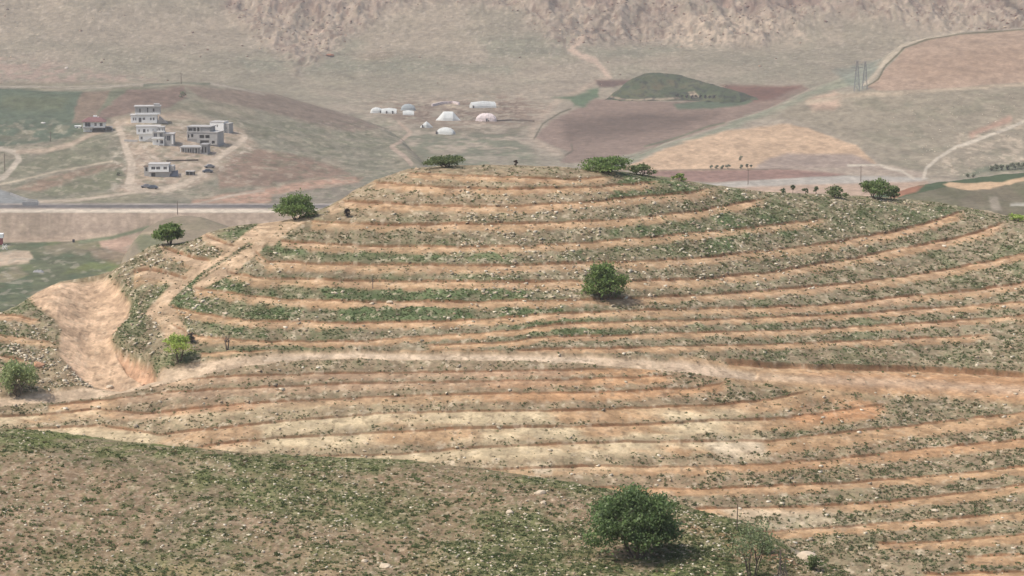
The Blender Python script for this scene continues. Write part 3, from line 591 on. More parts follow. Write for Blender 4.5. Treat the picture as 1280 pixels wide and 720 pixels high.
# relief
dz += -1.3*excd*ss(PX, 60, 120) - .5*side
dz += (nf-.5)*.16*(1-.5*bare)+(nt_-.5)*.30*(1-.6*bare)+(nb-.5)*.8*0
dz += -.25*road - .5*ctr*0
ruts = np.sin((PY*1.0+nw*6)*1.1)*0
rill = fbm((PX+(PY-340)*.25)/3.2, PY/26, 134, 4); dz += exc*((fbm(PX/7, PY/6, 133, 4)-.5)*.13+(rill-.5)*.08)
hc *= (1+exc*(rill-.5)*.16)[..., None]
H.Z += dz*np.vstack([np.ones((H.front, 1)), np.zeros((H.Z.shape[0]-H.front, 1))])
H.build('terraced_hillside', M['hill'], hc)

# ================================================================== FOREGROUND SLOPE
FCREST = pl(-200, 518, 0, 534, 100, 545, 200, 556, 320, 566, 420, 572, 500, 575, 600, 585, 680, 598, 760, 612, 840, 628, 880, 640, 925, 652, 950, 664, 985, 684, 1020, 698, 1060, 716, 1120, 742, 1250, 780, 1480, 860)
fg = Sheet(-420, 1500, 1.6, FCREST, 1150, 620, lambda px: 92+0*px, lambda a, b: .055+0*a, back=(60, .55, 16), wc=20, power=1.35)
G = fg; gx, gy = G.X, G.Y
a1 = fbm(gx/1.0, gy/1.4, 201, 4); a2 = fbm(gx/3.5, gy/6, 202, 4); a3 = fbm(gx/9, gy/18, 203, 4); a4 = fbm(gx/.35, gy/.6, 204, 3)
wq = (a2-.5)*12
gc = np.empty(G.PX.shape+(3,)); gc[...] = A(154, 131, 105)
mix(gc, ss(a2, .45, .65)*.45, A(172, 148, 122)); mix(gc, ss(a3, .45, .6)*.4, A(146, 128, 112)); mix(gc, ss(a4, .55, .75)*.4, A(172, 154, 132))
yc = np.interp(G.PX, [p[0] for p in FCREST], [p[1] for p in FCREST])
edge = (1-ss(G.PY-yc+wq*.8, 4, 24))*ss(G.PX, -100, 60)
gg = np.clip(edge*.9 + poly_mask(G.PX, G.PY, pl(-200, 525, 0, 540, 200, 556, 200, 575, 60, 570, 0, 580, -200, 560), 10, wq)*.5
    + poly_mask(G.PX, G.PY, pl(280, 568, 460, 572, 470, 590, 300, 590), 8, wq)*.7 + poly_mask(G.PX, G.PY, pl(200, 590, 330, 590, 480, 610, 640, 630, 760, 660, 900, 690, 900, 740, 700, 700, 420, 660, 220, 620), 18, wq)*.65
    + poly_mask(G.PX, G.PY, pl(60, 660, 400, 680, 600, 700, 900, 730, 900, 800, 0, 800), 20, wq)*.45 + poly_mask(G.PX, G.PY, pl(560, 670, 800, 672, 960, 690, 1060, 740, 600, 740), 18, wq)*.6+ss(G.PX, 840, 900)*.4, 0, 1)
gg = np.clip(gg*(.25+1.5*ss(a2, .38, .6))*(.6+.6*ss(a1, .35, .6)) + ss(a3, .5, .64)*ss(a1, .45, .6)*.4, 0, 1)
mix(gc, np.clip(gg*.8+ss(a3, .4, .65)*.12, 0, 1), A(108, 116, 73)); mix(gc, ss(fbm(gx/.22, gy/.5, 207, 3), .5, .66)*.55, A(112, 114, 78)); mix(gc, ss(fbm(gx/.2, gy/.35, 208, 3), .62, .74)*.5, A(210, 192, 162)); mix(gc, gg*ss(a3, .52, .62)*.4, A(122, 128, 74))
mix(gc, poly_mask(G.PX, G.PY, pl(-200, 690, 300, 700, 600, 708, 600, 760, -200, 760), 12, wq)*ss(a1, .4, .6)*.5, A(186, 160, 126))
mix(gc, poly_mask(G.PX, G.PY, pl(860, 660, 985, 690, 990, 700, 900, 690), 6, wq)*ss(a1, .45, .6)*.6, A(176, 128, 100))
mix(gc, poly_mask(G.PX, G.PY, pl(990, 686, 1024, 694, 1030, 706, 1012, 712), 4, wq)*.8, A(196, 180, 160))
G.Z += (a1-.5)*.22+(a2-.5)*.35+(a4-.5)*.06
G.build('near_slope', M['fore'], gc*(.72+.5*a4)[..., None]*.94)

# ================================================================== SCRUB, GRASS AND STONES (nobody could count them)
def tufts(name, label, P, size, n, leaf, cols, mat=None, flat=.7):
    N = len(P); c = np.repeat(P, n, 0); s = np.repeat(size, n)
    th = RNG.random(N*n)*2*np.pi; ph = np.arccos(RNG.random(N*n)); rr = RNG.random(N*n)**.45
    d = np.stack([np.sin(ph)*np.cos(th), np.sin(ph)*np.sin(th), np.cos(ph)*flat], -1)
    ctr = c+d*(s*rr)[:, None]; ctr[:, 2] += s*.05
    u = RNG.normal(size=(N*n, 3)); u += d*.8; u /= np.linalg.norm(u, axis=1)[:, None]
    w = np.cross(u, RNG.normal(size=(N*n, 3))); w /= np.linalg.norm(w, axis=1)[:, None]
    l = (s*leaf*(.6+.8*RNG.random(N*n)))[:, None]
    V = np.stack([ctr-u*l, ctr+w*l*.55, ctr+u*l, ctr-w*l*.55], 1).reshape(-1, 3)
    Q = np.arange(len(V)).reshape(-1, 4)
    cc = np.repeat(cols, n, 0)*(.75+.5*RNG.random((N*n, 1))); cc = np.repeat(cc, 4, 0)
    o = np_mesh(name, V, Q, mat or M['scrub'], None, cc)
    return tag(o, label, None, None, 'stuff')
def pick(pal, N, w=None):
    pal = np.array(pal); return pal[RNG.choice(len(pal), N, p=w)]*(.85+.3*RNG.random((N, 1)))
def scatter(S, dens, N, x0, x1, y0f, y1, rng=RNG):
    px = x0+(x1-x0)*rng.random(N*6); py = y0f(px)+(y1-y0f(px))*rng.random(N*6)
    d = S.look(dens, px, py); k = rng.random(N*6) < d
    px, py = px[k][:N], py[k][:N]; return px, py
cy = lambda px: np.interp(px, [p[0] for p in CREST], [p[1] for p in CREST])+1
clump = ss(fbm(HX/1.6, HY/1.6, 301, 3), .38, .62)
dens = (strip*(.12+.88*clump)*(1-.30*thin)+bare*.03)*(1-exc)*(1-road*.9)*(1-ctr*.9)
dens = np.clip(dens, 0, 1)
GREENS = [A(116, 128, 84), A(128, 136, 92), A(106, 116, 78), A(146, 148, 108), A(128, 122, 88), A(138, 122, 92)]
dens = np.clip(dens*(1+.5*ss(PX, 700, 1000)), 0, 1)
px, py = scatter(H, dens, 56000, -370, 1710, cy, 735)
P = H.P(px, py); r = np.hypot(P[:, 0], P[:, 1]); grl = H.look(gr, px, py)
tufts('scrub', 'low green scrub dotting the strips between the terraces', P, .06+.14*RNG.random(len(P))**1.7+.03*(r > 280)+.03*(px > 850), 11, .42, pick(GREENS, len(P), [.25, .25, .15, .1, .15, .1]))
px, py = scatter(H, np.clip(gr*.9+verge*.6, 0, 1), 13000, -370, 1710, cy, 500)
P = H.P(px, py)
tufts('grass', 'short green grass on the middle terraces', P, .08+.08*RNG.random(len(P)), 9, .55, pick([A(118, 138, 88), A(108, 130, 82), A(130, 142, 98)], len(P)), flat=.5)
fy = lambda px: np.interp(px, [p[0] for p in FCREST], [p[1] for p in FCREST])+1
c2 = ss(fbm(gx/1.3, gy/1.3, 311, 3), .45, .62)
fd = np.clip(.10+.55*c2+.3*gg, 0, 1)
px, py = scatter(G, fd, 17000, -410, 1450, fy, 770)
P = G.P(px, py)
tufts('low_scrub', 'low cushion scrub over the near slope', P, .05+.17*RNG.random(len(P))**2.4, 24, .34, pick(GREENS, len(P), [.3, .3, .1, .15, .1, .05]), flat=.6)
px, py = scatter(G, np.clip(gg*.9+.12, 0, 1), 15000, -410, 1450, fy, 770)
P = G.P(px, py)
tufts('near_grass', 'short green grass on the near slope', P, .04+.06*RNG.random(len(P)), 10, .55, pick([A(112, 126, 80), A(102, 118, 74), A(128, 134, 90)], len(P)), flat=.6)

CUBE = np.array([(x, y, z) for z in (-1, 1) for y in (-1, 1) for x in (-1, 1)], float)*.62
CQ = np.array([(0, 2, 3, 1), (4, 5, 7, 6), (0, 1, 5, 4), (2, 6, 7, 3), (0, 4, 6, 2), (1, 3, 7, 5)])
def stones(name, label, P, size, cols):
    N = len(P); V = CUBE[None]*(.65+.6*RNG.random((N, 8, 1)))*size[:, None, None]*(np.array([1, 1, .62])*(.7+.6*RNG.random((N, 1, 3))))
    a = RNG.random(N)*6.28; ca, sa = np.cos(a)[:, None], np.sin(a)[:, None]
    X = V[:, :, 0]*ca-V[:, :, 1]*sa; Y = V[:, :, 0]*sa+V[:, :, 1]*ca
    V = np.stack([X, Y, V[:, :, 2]+.25*X*RNG.normal(size=(N, 1))], -1)+P[:, None]+np.array([0, 0, .15])*size[:, None, None]
    Q = (CQ[None]+8*np.arange(N)[:, None, None]).reshape(-1, 4)
    o = np_mesh(name, V.reshape(-1, 3), Q, M['stone'], None, np.repeat(cols, 8, 0)); return tag(o, label, None, None, 'stuff')
SPAL = [A(226, 212, 184), A(208, 192, 166), A(196, 172, 144), A(234, 222, 198), A(178, 164, 142)]
rocky = np.clip(poly_mask(PX, PY, pl(560, 240, 1000, 225, 1230, 255, 1100, 330, 900, 360, 640, 400, 560, 400), 30, wobb)*.8+poly_mask(PX, PY, pl(180, 300, 260, 290, 320, 300, 320, 345, 230, 420, 190, 440, 150, 420, 150, 340), 12, wobb)*.9
    + poly_mask(PX, PY, pl(60, 440, 120, 450, 150, 480, 60, 490, 0, 480, 0, 400, 60, 410), 10, wobb)*.9+poly_mask(PX, PY, pl(320, 395, 660, 395, 660, 415, 320, 412), 6, wobb)*.6+.10, 0, 1)
sd = np.clip(rocky*(.25+.75*ss(fbm(HX/2.2, HY/2.2, 321, 3), .42, .62))*(1-.8*bench)*(1-exc)*(1-road)*(1-.93*trk)*(1-.7*ctr), 0, 1)
px, py = scatter(H, sd, 15500, -370, 1710, cy, 735)
P = H.P(px, py)
stones('loose_stones', 'pale loose stones strewn between the terraces', P, .07+.22*RNG.random(len(P))**2.4, pick(SPAL, len(P)))
px = -190+1250*RNG.random(700); py = fy(px)+RNG.random(700)*14
P = G.P(px, py)
tufts('dry_stalks', 'thin pale dry stalks along the crest of the near slope', P, .04+.10*RNG.random(len(P))**2, 7, .5, pick([A(158, 160, 116), A(170, 160, 124), A(140, 148, 100)], len(P)), flat=1.1)
px, py = scatter(G, np.clip(.25+.6*ss(a2, .45, .6), 0, 1), 13000, -410, 1450, fy, 770)
P = G.P(px, py)
stones('slope_stones', 'small pale stones strewn over the near slope', P, .025+.10*RNG.random(len(P))**3, pick(SPAL, len(P)))
# scree and boulder litter on the mountain foot
px, py = scatter(far, np.clip(far.rock*.7*(far.PY<60)+.02, 0, 1), 1500, -180, 1460, lambda p: 0*p+2, 110)
P = far.P(px, py)
stones('scree', 'pale rock litter on the mountainside', P, .4+1.1*RNG.random(len(P))**2, pick([F(205, 188, 168, .3), F(180, 160, 148, .3), F(150, 130, 122, .3)], len(P)))
px, py = scatter(rt, np.clip(poly_mask(rt.PX, rt.PY, pl(1080, 130, 1440, 110, 1440, 215, 1160, 220), 15)*.8, 0, 1), 260, 1060, 1440, lambda p: 0*p+112, 222)
P = rt.P(px, py)
stones('field_stones', 'pale stones on the slope by the dirt track', P, .18+.3*RNG.random(len(P)), pick([F(232, 216, 192, .1), F(215, 198, 172, .1)], len(P)))

# ================================================================== TREES
def tree(name, S, px, py, hpx, wpx, label, cat='tree', lobes=9, leaves=2500, leaf=.13, pal=None, trunk=.28, group=None, stems=1, seed=1, open_=0.0, depth=.9, lean=0, tr_r=.035, bark='bark', part='crown', flat=.85):
    rg_ = np.random.default_rng(seed); b = S.P(px, py); r = math.hypot(b[0], b[1]); m = r/FPX
    h, w = hpx*m, wpx*m
    t = empty(name, tuple(b), label, cat, group)
    ch = h*(1-trunk); cz = h*trunk+ch/2; R = w/2
    L = []
    for k in range(lobes):
        a = 2*math.pi*k/lobes+rg_.random()*.9; q = .30+.28*rg_.random(); zz = (rg_.random()-.5)*.62
        if k % 3 == 0: q *= .45; zz = abs(zz)+.12
        sh = math.sqrt(max(.1, 1-(2*zz)**2*.55))
        L.append(((math.cos(a)*R*2*q*sh*.75+lean*R*zz, math.sin(a)*R*2*q*sh*.75*depth, cz+zz*ch), (.36+.20*rg_.random())*R, (.36+.16*rg_.random())*min(ch*.5, R)))
    tb = MB()
    base = []
    for s_ in range(stems):
        if stems == 1: bx, by, tx, ty = 0, 0, 0, 0
        else:
            a = 2*math.pi*s_/stems+rg_.random(); bx, by = .04*w*math.cos(a), .04*w*math.sin(a); tx, ty = .16*w*math.cos(a), .16*w*math.sin(a)
        r0 = tr_r*w/math.sqrt(stems); p0 = (bx, by, -.15); p1 = (bx+(tx-bx)*.5, by+(ty-by)*.5, h*trunk*.55); p2 = (tx, ty, h*trunk+.12*ch)
        tb.tube(p0, p1, r0*1.35, r0, 8); tb.tube(p1, p2, r0, r0*.8, 8); base.append(p2)
    for k, (c, rx, rz) in enumerate(L):
        p = np.array(base[k % len(base)]); c = np.array(c); mid = p+(c-p)*.5+np.array([rg_.normal()*.05*w, rg_.normal()*.05*w, .03*h])
        r0 = tr_r*w*.42; tb.tube(p, mid, r0, r0*.6, 6); tb.tube(mid, c, r0*.6, r0*.2, 5)
        for q in range(3):
            e = c+rg_.normal(size=3)*np.array([rx, rx, rz])*.55; tb.tube(c-(c-mid)*.3, e, r0*.22, r0*.08, 4)
    tb.build('trunk', M[bark], t)
    if leaves:
        wt = np.array([rx*rx for _, rx, _ in L]); wt /= wt.sum(); k = rg_.choice(len(L), leaves, p=wt)
        C = np.array([c for c, _, _ in L])[k]; RX = np.array([a for _, a, _ in L])[k]; RZ = np.array([a for _, _, a in L])[k]
        # each lobe carries twig clusters, so its outline breaks up
        NC = 14; cd = rg_.normal(size=(len(L), NC, 3)); cd /= np.linalg.norm(cd, axis=2)[..., None]; cq = rg_.integers(0, NC, leaves)
        d = cd[k, cq]*(.72+.28*rg_.random((leaves, 1))); off = rg_.normal(size=(leaves, 3))*(.24+.05*open_)
        p = d+off; ctr = C+p*np.stack([RX, RX*depth, RZ*flat/.85], -1)
        ctr[:, 2] = np.maximum(ctr[:, 2], h*trunk*.85+.05*rg_.random(leaves)*h)
        u = rg_.normal(size=(leaves, 3))+p*.6; u /= np.linalg.norm(u, axis=1)[:, None]; v = np.cross(u, rg_.normal(size=(leaves, 3))); v /= np.linalg.norm(v, axis=1)[:, None]
        l = (leaf*(.6+.8*rg_.random(leaves)))[:, None]
        V = np.stack([ctr-u*l, ctr+v*l*.6, ctr+u*l, ctr-v*l*.6], 1).reshape(-1, 3)
        pal_ = np.array(pal if pal is not None else OAK); tint = (.75+.5*rg_.random((len(L), NC)))[k, cq]
        cc = pal_[rg_.integers(0, len(pal_), leaves)]*tint[:, None]*(.8+.4*rg_.random((leaves, 1)))
        np_mesh(part, V, np.arange(len(V)).reshape(-1, 4), M['leaf'], t, np.repeat(cc, 4, 0))
    return t
OAK = [A(128, 152, 84), A(138, 160, 92), A(114, 138, 78), A(150, 168, 110)]
OLV = [A(130, 144, 94), A(140, 150, 106), A(116, 128, 86)]
LIME = [A(190, 210, 110), A(178, 200, 104), A(200, 212, 128)]
FARG = [F(104, 118, 90, .1), F(90, 106, 80, .1), F(118, 128, 96, .1)]
FARK = [A(158, 164, 134), A(148, 154, 126), A(168, 166, 138)]
tree('oak_tree', fg, 796, 696, 84, 102, 'large dense rounded green oak standing alone on the near slope', pal=[A(112, 134, 82), A(122, 142, 90), A(102, 124, 76), A(138, 154, 112)], lobes=26, leaves=20000, leaf=.085, trunk=.10, stems=3, seed=3, depth=.95, tr_r=.04)
tree('olive_shrub', fg, 940, 726, 76, 58, 'open grey-green multi-stemmed shrub at the right edge of the near slope', 'shrub', 11, 1500, .06, [A(150, 162, 118), A(132, 146, 102), A(166, 174, 136)], .22, stems=9, seed=8, open_=3, tr_r=.03)
tree('bare_shrub', fg, 978, 738, 62, 40, 'leafless purplish grey shrub beside the open grey-green shrub', 'shrub', 16, 0, .05, [A(120, 108, 96), A(100, 96, 80)], .22, stems=7, seed=9, open_=2, tr_r=.022, bark='twig', part='twigs')
tree('low_shrub', fg, 958, 690, 14, 24, 'small dark bush on the crest just behind the leafless shrub', 'shrub', 6, 600, .07, OLV, .1, stems=3, seed=10)
tree('low_shrub', fg, 1018, 712, 18, 20, 'small dark bush beside the pale outcrop at the lower right', 'shrub', 6, 600, .07, OLV, .1, stems=3, seed=13)
tree('oak_tree', hill, 756, 373, 41, 47, 'round bushy green tree alone in the middle of the terraces', lobes=20, leaves=6000, leaf=.12, trunk=.07, stems=2, seed=4, tr_r=.04)
tree('oak_tree', hill, 371, 274, 31, 43, 'broad rounded green tree at the left shoulder of the terraced hill', lobes=20, leaves=4600, leaf=.12, trunk=.06, stems=3, seed=5)
tree('oak_tree', hill, 212, 305.5, 25, 31, 'dark green tree leaning on the left flank beside the grey mound', lobes=14, leaves=3000, leaf=.14, trunk=.25, stems=3, seed=6, tr_r=.045, lean=.3)
tree('willow_tree', hill, 224, 452, 33, 35, 'bright yellow-green tree with a short trunk beside the dirt road', lobes=11, leaves=1900, leaf=.10, pal=LIME, trunk=.42, stems=2, seed=7, open_=1, tr_r=.04)
tree('bare_tree', hill, 284, 437, 21, 15, 'small leafless dark tree on the green verge above the road', lobes=14, leaves=0, leaf=.06, pal=[A(96, 84, 74)], trunk=.4, stems=2, seed=12, tr_r=.07, bark='twig', part='twigs')
tree('bare_tree', hill, 466, 361, 20, 12, 'slender leafless sapling on the middle terrace left of centre', lobes=12, leaves=0, leaf=.05, pal=[A(96, 84, 74)], trunk=.3, stems=1, seed=14, tr_r=.04, bark='twig', part='twigs')
tree('bush', hill, 22, 492, 40, 44, 'wide pale green bush beside the dirt road at the left edge', 'shrub', 12, 3000, .12, [A(172, 186, 128), A(156, 172, 116), A(186, 196, 144)], .12, stems=6, seed=15, open_=1, tr_r=.03)
tree('bush', hill, 557, 208, 13, 44, 'broad green shrub on the hill crest left of its middle', 'shrub', 10, 2200, .13, OLV+[A(108, 122, 76)], .05, stems=6, seed=16, open_=1)
tree('bush', hill, 757, 215, 20, 62, 'largest wide dark green shrub on the hill crest', 'shrub', 12, 3600, .13, OAK, .05, stems=6, seed=17)
tree('bush', hill, 801, 219, 13, 34, 'small olive shrub right beside the largest shrub on the crest', 'shrub', 8, 1400, .12, OLV, .05, stems=4, seed=18)
tree('bush', hill, 1096, 248, 22, 44, 'round green shrub on the crest at the right', 'shrub', 11, 2600, .14, OAK+OLV, .06, stems=5, seed=19)
tree('bush', hill, 1116, 249, 15, 20, 'smaller green bush touching the right side of the round crest shrub', 'shrub', 7, 900, .13, OLV, .06, stems=4, seed=20)
tree('bush', hill, 1045, 247, 14, 26, 'ragged low green bush on the crest left of the round shrub', 'shrub', 8, 1000, .12, OLV, .05, stems=4, seed=21, open_=1)
tree('bush', hill, 434, 270, 10, 9, 'tiny dark leafless bush on the upper left terrace', 'shrub', 6, 420, .08, [A(84, 76, 72), A(96, 88, 80)], .1, stems=4, seed=22, bark='twig')
tree('bush', hill, 239, 428, 12, 12, 'little dark grey bush among stones behind the yellow-green tree', 'shrub', 6, 420, .08, [A(104, 94, 90), A(90, 84, 76)], .2, stems=3, seed=23, bark='twig')
tree('bush', hill, 1272, 276, 9, 22, 'low bright green bush where the terraces meet the right edge', 'shrub', 6, 500, .13, LIME, .1, stems=3, seed=24)
tree('bush', hill, 850, 226, 9, 16, 'yellowish green bush at the end of a crest terrace', 'shrub', 6, 400, .12, LIME+OLV, .1, stems=3, seed=25)
tree('bush', hill, 645, 208, 8, 5, 'short dark thorny bush on the crest near its middle', 'shrub', 5, 200, .08, [A(88, 74, 66)], .1, stems=3, seed=26, bark='twig')
for i, (x, y, h, w, lb) in enumerate([(979, 244, 7, 7, 'shortest of the saplings on the right crest'), (991, 244, 13, 5, 'tall narrow sapling on the right crest'), (1007, 243, 8, 8, 'rounded sapling between the tall narrow one and the flared one'), (1020, 243, 9, 8, 'flared sapling on the crest, last before the ragged bush')]):
    tree('sapling', hill, x, y, h, w, lb, 'sapling', 5, 240, .09, [A(130, 142, 108), A(118, 132, 98)], .35, 'saplings along the right crest', 1, 30+i, tr_r=.05)
# distant shrubs along field edges
edge_pts = [(889, 211.5, 5, 4), (896, 211, 4, 5), (903, 211.5, 5, 6), (910, 211, 5, 7), (926, 200, 5, 5), (927, 211, 5, 4), (934, 211, 6, 4), (939, 211, 5, 3)]
for i, (x, y, h, w) in enumerate(edge_pts):
    lb = 'lone small bush in the orange field above the dark field edge' if i == 4 else 'small dark bush along the edge between the orange and the brown field'
    tree('field_bush', rt, x, y, h, w, lb, 'shrub', 4, 160, .3, FARK, .15, None if i == 4 else 'bushes along the brown field edge', 2, 50+i)
for i in range(11):
    x = 1240+i*6.5+random.uniform(-1, 1); tree('field_tree', rt, x, 214-i*.45, random.uniform(6, 9), random.uniform(6, 8), 'dark small tree in the row behind the cream bank on the right', 'tree', 5, 260, .32, FARK, .15, 'row of dark trees behind the cream bank', 2, 70+i)
for i in range(9):
    tree('field_bush', kn, 848+i*5.6+random.uniform(-1, 1), 122.6+max(0, i-4)*.35, 3.4, 3.4, 'tiny dark tree in the row at the foot of the green knoll', 'tree', 4, 90, .5, [F(100, 104, 88, .3)], .15, 'tree row at the foot of the knoll', 1, 90+i)
for i, (x, y, w, lb) in enumerate([(228, 122, 8, 'dark bush at the corner of the red-brown field'), (148, 218, 4, 'small bush below the village track'), (1210, 222, 4, 'small bush at the foot of the stony slope, left one'), (1217, 222, 4, 'small bush at the foot of the stony slope, right one')]):
    tree('field_bush', vil if x < 600 else rt, x, y, w, w, lb, 'shrub', 5, 200, .35, FARK, .1, None, 3, 110+i)

# ================================================================== BOULDERS
def boulder(S, px, py, wpx, label, col, seed, hz=.6):
    rg_ = np.random.default_rng(seed); b = S.P(px, py); m = math.hypot(b[0], b[1])/FPX; R = wpx*m/2
    bm_ = __import__('bmesh').new(); __import__('bmesh').ops.create_icosphere(bm_, subdivisions=3, radius=1)
    V = np.array([v.co[:] for v in bm_.verts]); Fc = np.array([[v.index for v in f.verts] for f in bm_.faces]); bm_.free()
    for k in range(7):
        nrm = rg_.normal(size=3); nrm /= np.linalg.norm(nrm); q = V@nrm; lim = .55+.3*rg_.random(); V -= np.maximum(q-lim, 0)[:, None]*nrm
    V *= (1+.12*(fbm(V[:, 0]*2+5, V[:, 1]*2+V[:, 2]*2, seed, 3)-.5))[:, None]
    V *= np.array([R, R*.8, R*hz])*(.85+.3*rg_.random(3)); V[:, 2] += R*hz*.25
    o = np_mesh('boulder', V, Fc, M['stone'], None, np.tile(col, (len(V), 1))); o.location = tuple(b)
    return tag(o, label, 'rock')
PB = A(216, 198, 172)
for i, a in enumerate([(hill, 137, 469, 10, 'pale boulder beside the dirt road below the excavation'), (hill, 48, 456, 16, 'orange boulder above the bush at the left edge'),
        (fg, 1008, 697, 26, 'pale outcrop rock on the crest at the lower right'), (fg, 1021, 704, 16, 'smaller pale rock on the right side of the outcrop'),
        (fg, 637, 642, 12, 'flat buff rock in the middle of the near slope'), (fg, 675, 617, 14, 'pale slab near the crest, upper of a pair'), (fg, 679, 628, 9, 'pale stone just below the crest slab'),
        (fg, 481, 706, 14, 'pale rock at the bottom edge, right one'), (fg, 456, 701, 10, 'pale rock at the bottom edge, left one'), (fg, 350, 692, 8, 'small pale rock low on the near slope'),
        (hill, 487, 378, 9, 'pale rock on the green terrace left of centre'), (hill, 1168, 640, 9, 'whitish rock on a lower right terrace'), (hill, 654, 299, 7, 'grey rock on the upper terrace near the middle'),
        (hill, 281, 392, 8, 'white rock above the green patch on the left terraces'), (hill, 818, 310, 7, 'buff rock on the dark green strip right of centre'), (hill, 1142, 469, 7, 'small rock lying in the wide dirt road at the right'),
        (hill, 180, 469, 5, 'dark stone in the road at the foot of the excavation')]):
    boulder(a[0], a[1], a[2], a[3], a[4], A(206, 160, 128) if i == 1 else (A(110, 84, 70) if i == 16 else PB), 500+i)
c = boulder(far, 412, 68, 14, 'reddish boulder on the grassy foot of the mountain', F(176, 140, 125, .3), 530, .3)
c = boulder(far, 83, 86, 6, 'white rock on the mountain foot at the left', F(225, 215, 205, .3), 531, .7)
c = boulder(far, 483, 167, 7, 'white rock beside the track below the tents', F(225, 220, 212, .2), 532, .5)
c = boulder(vil, 54, 153, 7, 'white rock lying in the dark green field', F(225, 220, 212, .2), 533, .4)

# ================================================================== HOUSES
def wall_open(mb, x0, x1, z0, z1, y0, y1, ops):
    """front wall with real openings"""
    xs = sorted({x0, x1, *[o[0] for o in ops], *[o[1] for o in ops]}); zs = sorted({z0, z1, *[o[2] for o in ops], *[o[3] for o in ops]})
    for i in range(len(xs)-1):
        for j in range(len(zs)-1):
            cx, cz = (xs[i]+xs[i+1])/2, (zs[j]+zs[j+1])/2
            if any(o[0] < cx < o[1] and o[2] < cz < o[3] for o in ops): continue
            mb.box(xs[i], xs[i+1], y0, y1, zs[j], zs[j+1])
def storey(t, m, x0, x1, z0, z1, d0, d1, mat, ops=(), glazed=True, side_ops=0, slab=None, name='wall'):
    """x, z in picture pixels from the house base; d0, d1 depth in metres; m metres per pixel"""
    X0, X1, Z0, Z1 = x0*m, x1*m, z0*m, z1*m; O = [(a*m, b*m, c*m, d*m) for a, b, c, d in ops]
    mb = MB(); wall_open(mb, X0, X1, Z0, Z1, d0, d0+.25, O)
    mb.box(X0, X0+.25, d0+.25, d1, Z0, Z1); mb.box(X1-.25, X1, d0+.25, d1, Z0, Z1); mb.box(X0+.25, X1-.25, d1-.25, d1, Z0, Z1)
    w = mb.build(name, M[mat], t)
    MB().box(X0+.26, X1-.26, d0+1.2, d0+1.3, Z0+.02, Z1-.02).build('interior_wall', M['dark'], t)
    for a, b, c, d in O:
        if glazed:
            f = MB(); e = .09
            f.box(a, b, d0+.06, d0+.14, d-e, d); f.box(a, b, d0+.06, d0+.14, c, c+e); f.box(a, a+e, d0+.06, d0+.14, c+e, d-e); f.box(b-e, b, d0+.06, d0+.14, c+e, d-e)
            f.box((a+b)/2-e/2, (a+b)/2+e/2, d0+.06, d0+.14, c+e, d-e)
            fo = f.build('window', M['tile'], t); MB().box(a+e, b-e, d0+.09, d0+.11, c+e, d-e).build('pane', M['glass'], fo)
    if slab:
        ov, th, sm = slab; MB().box(X0-ov, X1+ov, d0-ov, d1+ov, Z1, Z1+th).build('roof', M[sm], t)
def house(px, py, rz, label, name='house', cat='house', S=None):
    b = (S or vil).P(px, py); m = math.hypot(b[0], b[1])/FPX
    t = empty(name, (b[0], b[1], b[2]-.1), label, cat, None, rz); ang = 0
    MB().box(-1, 1, 1, 3, -2.5, -.2)
    return t, m
# two-storey white house, highest in the village
t, m = house(182, 154, .10, 'white house with a grey block upper floor, highest in the village')
MB().box(-18*m, 20*m, .3, 9, -3, 0).build('foundation', M['block'], t)
storey(t, m, -18, 14, 0, 9.5, 0, 9, 'white', [(-15.5, -13.8, 3.5, 7), (-12.8, -11.2, 3.5, 7), (-8.5, -5, 1, 7), (-3.5, -.5, 4, 7), (5.5, 7.5, 3.5, 7), (9, 11, 3.5, 7)], slab=(.3, .3, 'tile'))
storey(t, m, -13, 18, 11, 20, 1.2, 8.6, 'block', [(-7.5, -6, 13, 18), (2, 3.4, 13, 19), (9, 11, 14, 18)], False, slab=(.35, .35, 'tile'))
MB().box(-13*m, 18*m, .9, 1.15, 10.6*m, 12.6*m).build('balcony', M['white'], t)
MB().box(10*m, 17*m, 2, 6, 21.2*m, 23.5*m).build('stair_head', M['block'], t)
MB().poly([(15*m, 0, 0), (27*m, -.5, -.1), (17*m, -.6, 9*m), (15*m, 3, 0), (27*m, 3, -.1), (17*m, 3, 9*m)], [(0, 1, 2), (3, 5, 4), (0, 3, 4, 1), (1, 4, 5, 2), (2, 5, 3, 0)]).build('stair_ramp', M['blockd'], t)
# long white house
t, m = house(184, 177, .12, 'long white house with a stepped ground wall, just below the highest house')
MB().box(-11*m, 18*m, .3, 8, -3, 0).build('foundation', M['block'], t)
storey(t, m, -10, 8, 0, 9, 0, 8, 'white', [(-8, -5.5, 2.5, 6)], slab=None)
storey(t, m, -13, 16, 9, 18, -.6, 8, 'white', [(-10.5, -8.8, 11.5, 15), (-5, -1.8, 11, 15.5), (.5, 2, 12, 15), (7, 8, 11.5, 15.5), (12, 13, 11.5, 15.5)], slab=(.25, .3, 'tile'))
MB().poly([(-4*m, -1.2, 0), (9*m, -1.2, 0), (9*m, -1.2, 7*m), (-4*m, -.05, 0), (9*m, -.05, 0), (9*m, -.05, 7*m)], [(0, 1, 2), (3, 5, 4), (0, 3, 4, 1), (1, 4, 5, 2), (2, 5, 3, 0)]).build('stair_ramp', M['block'], t)
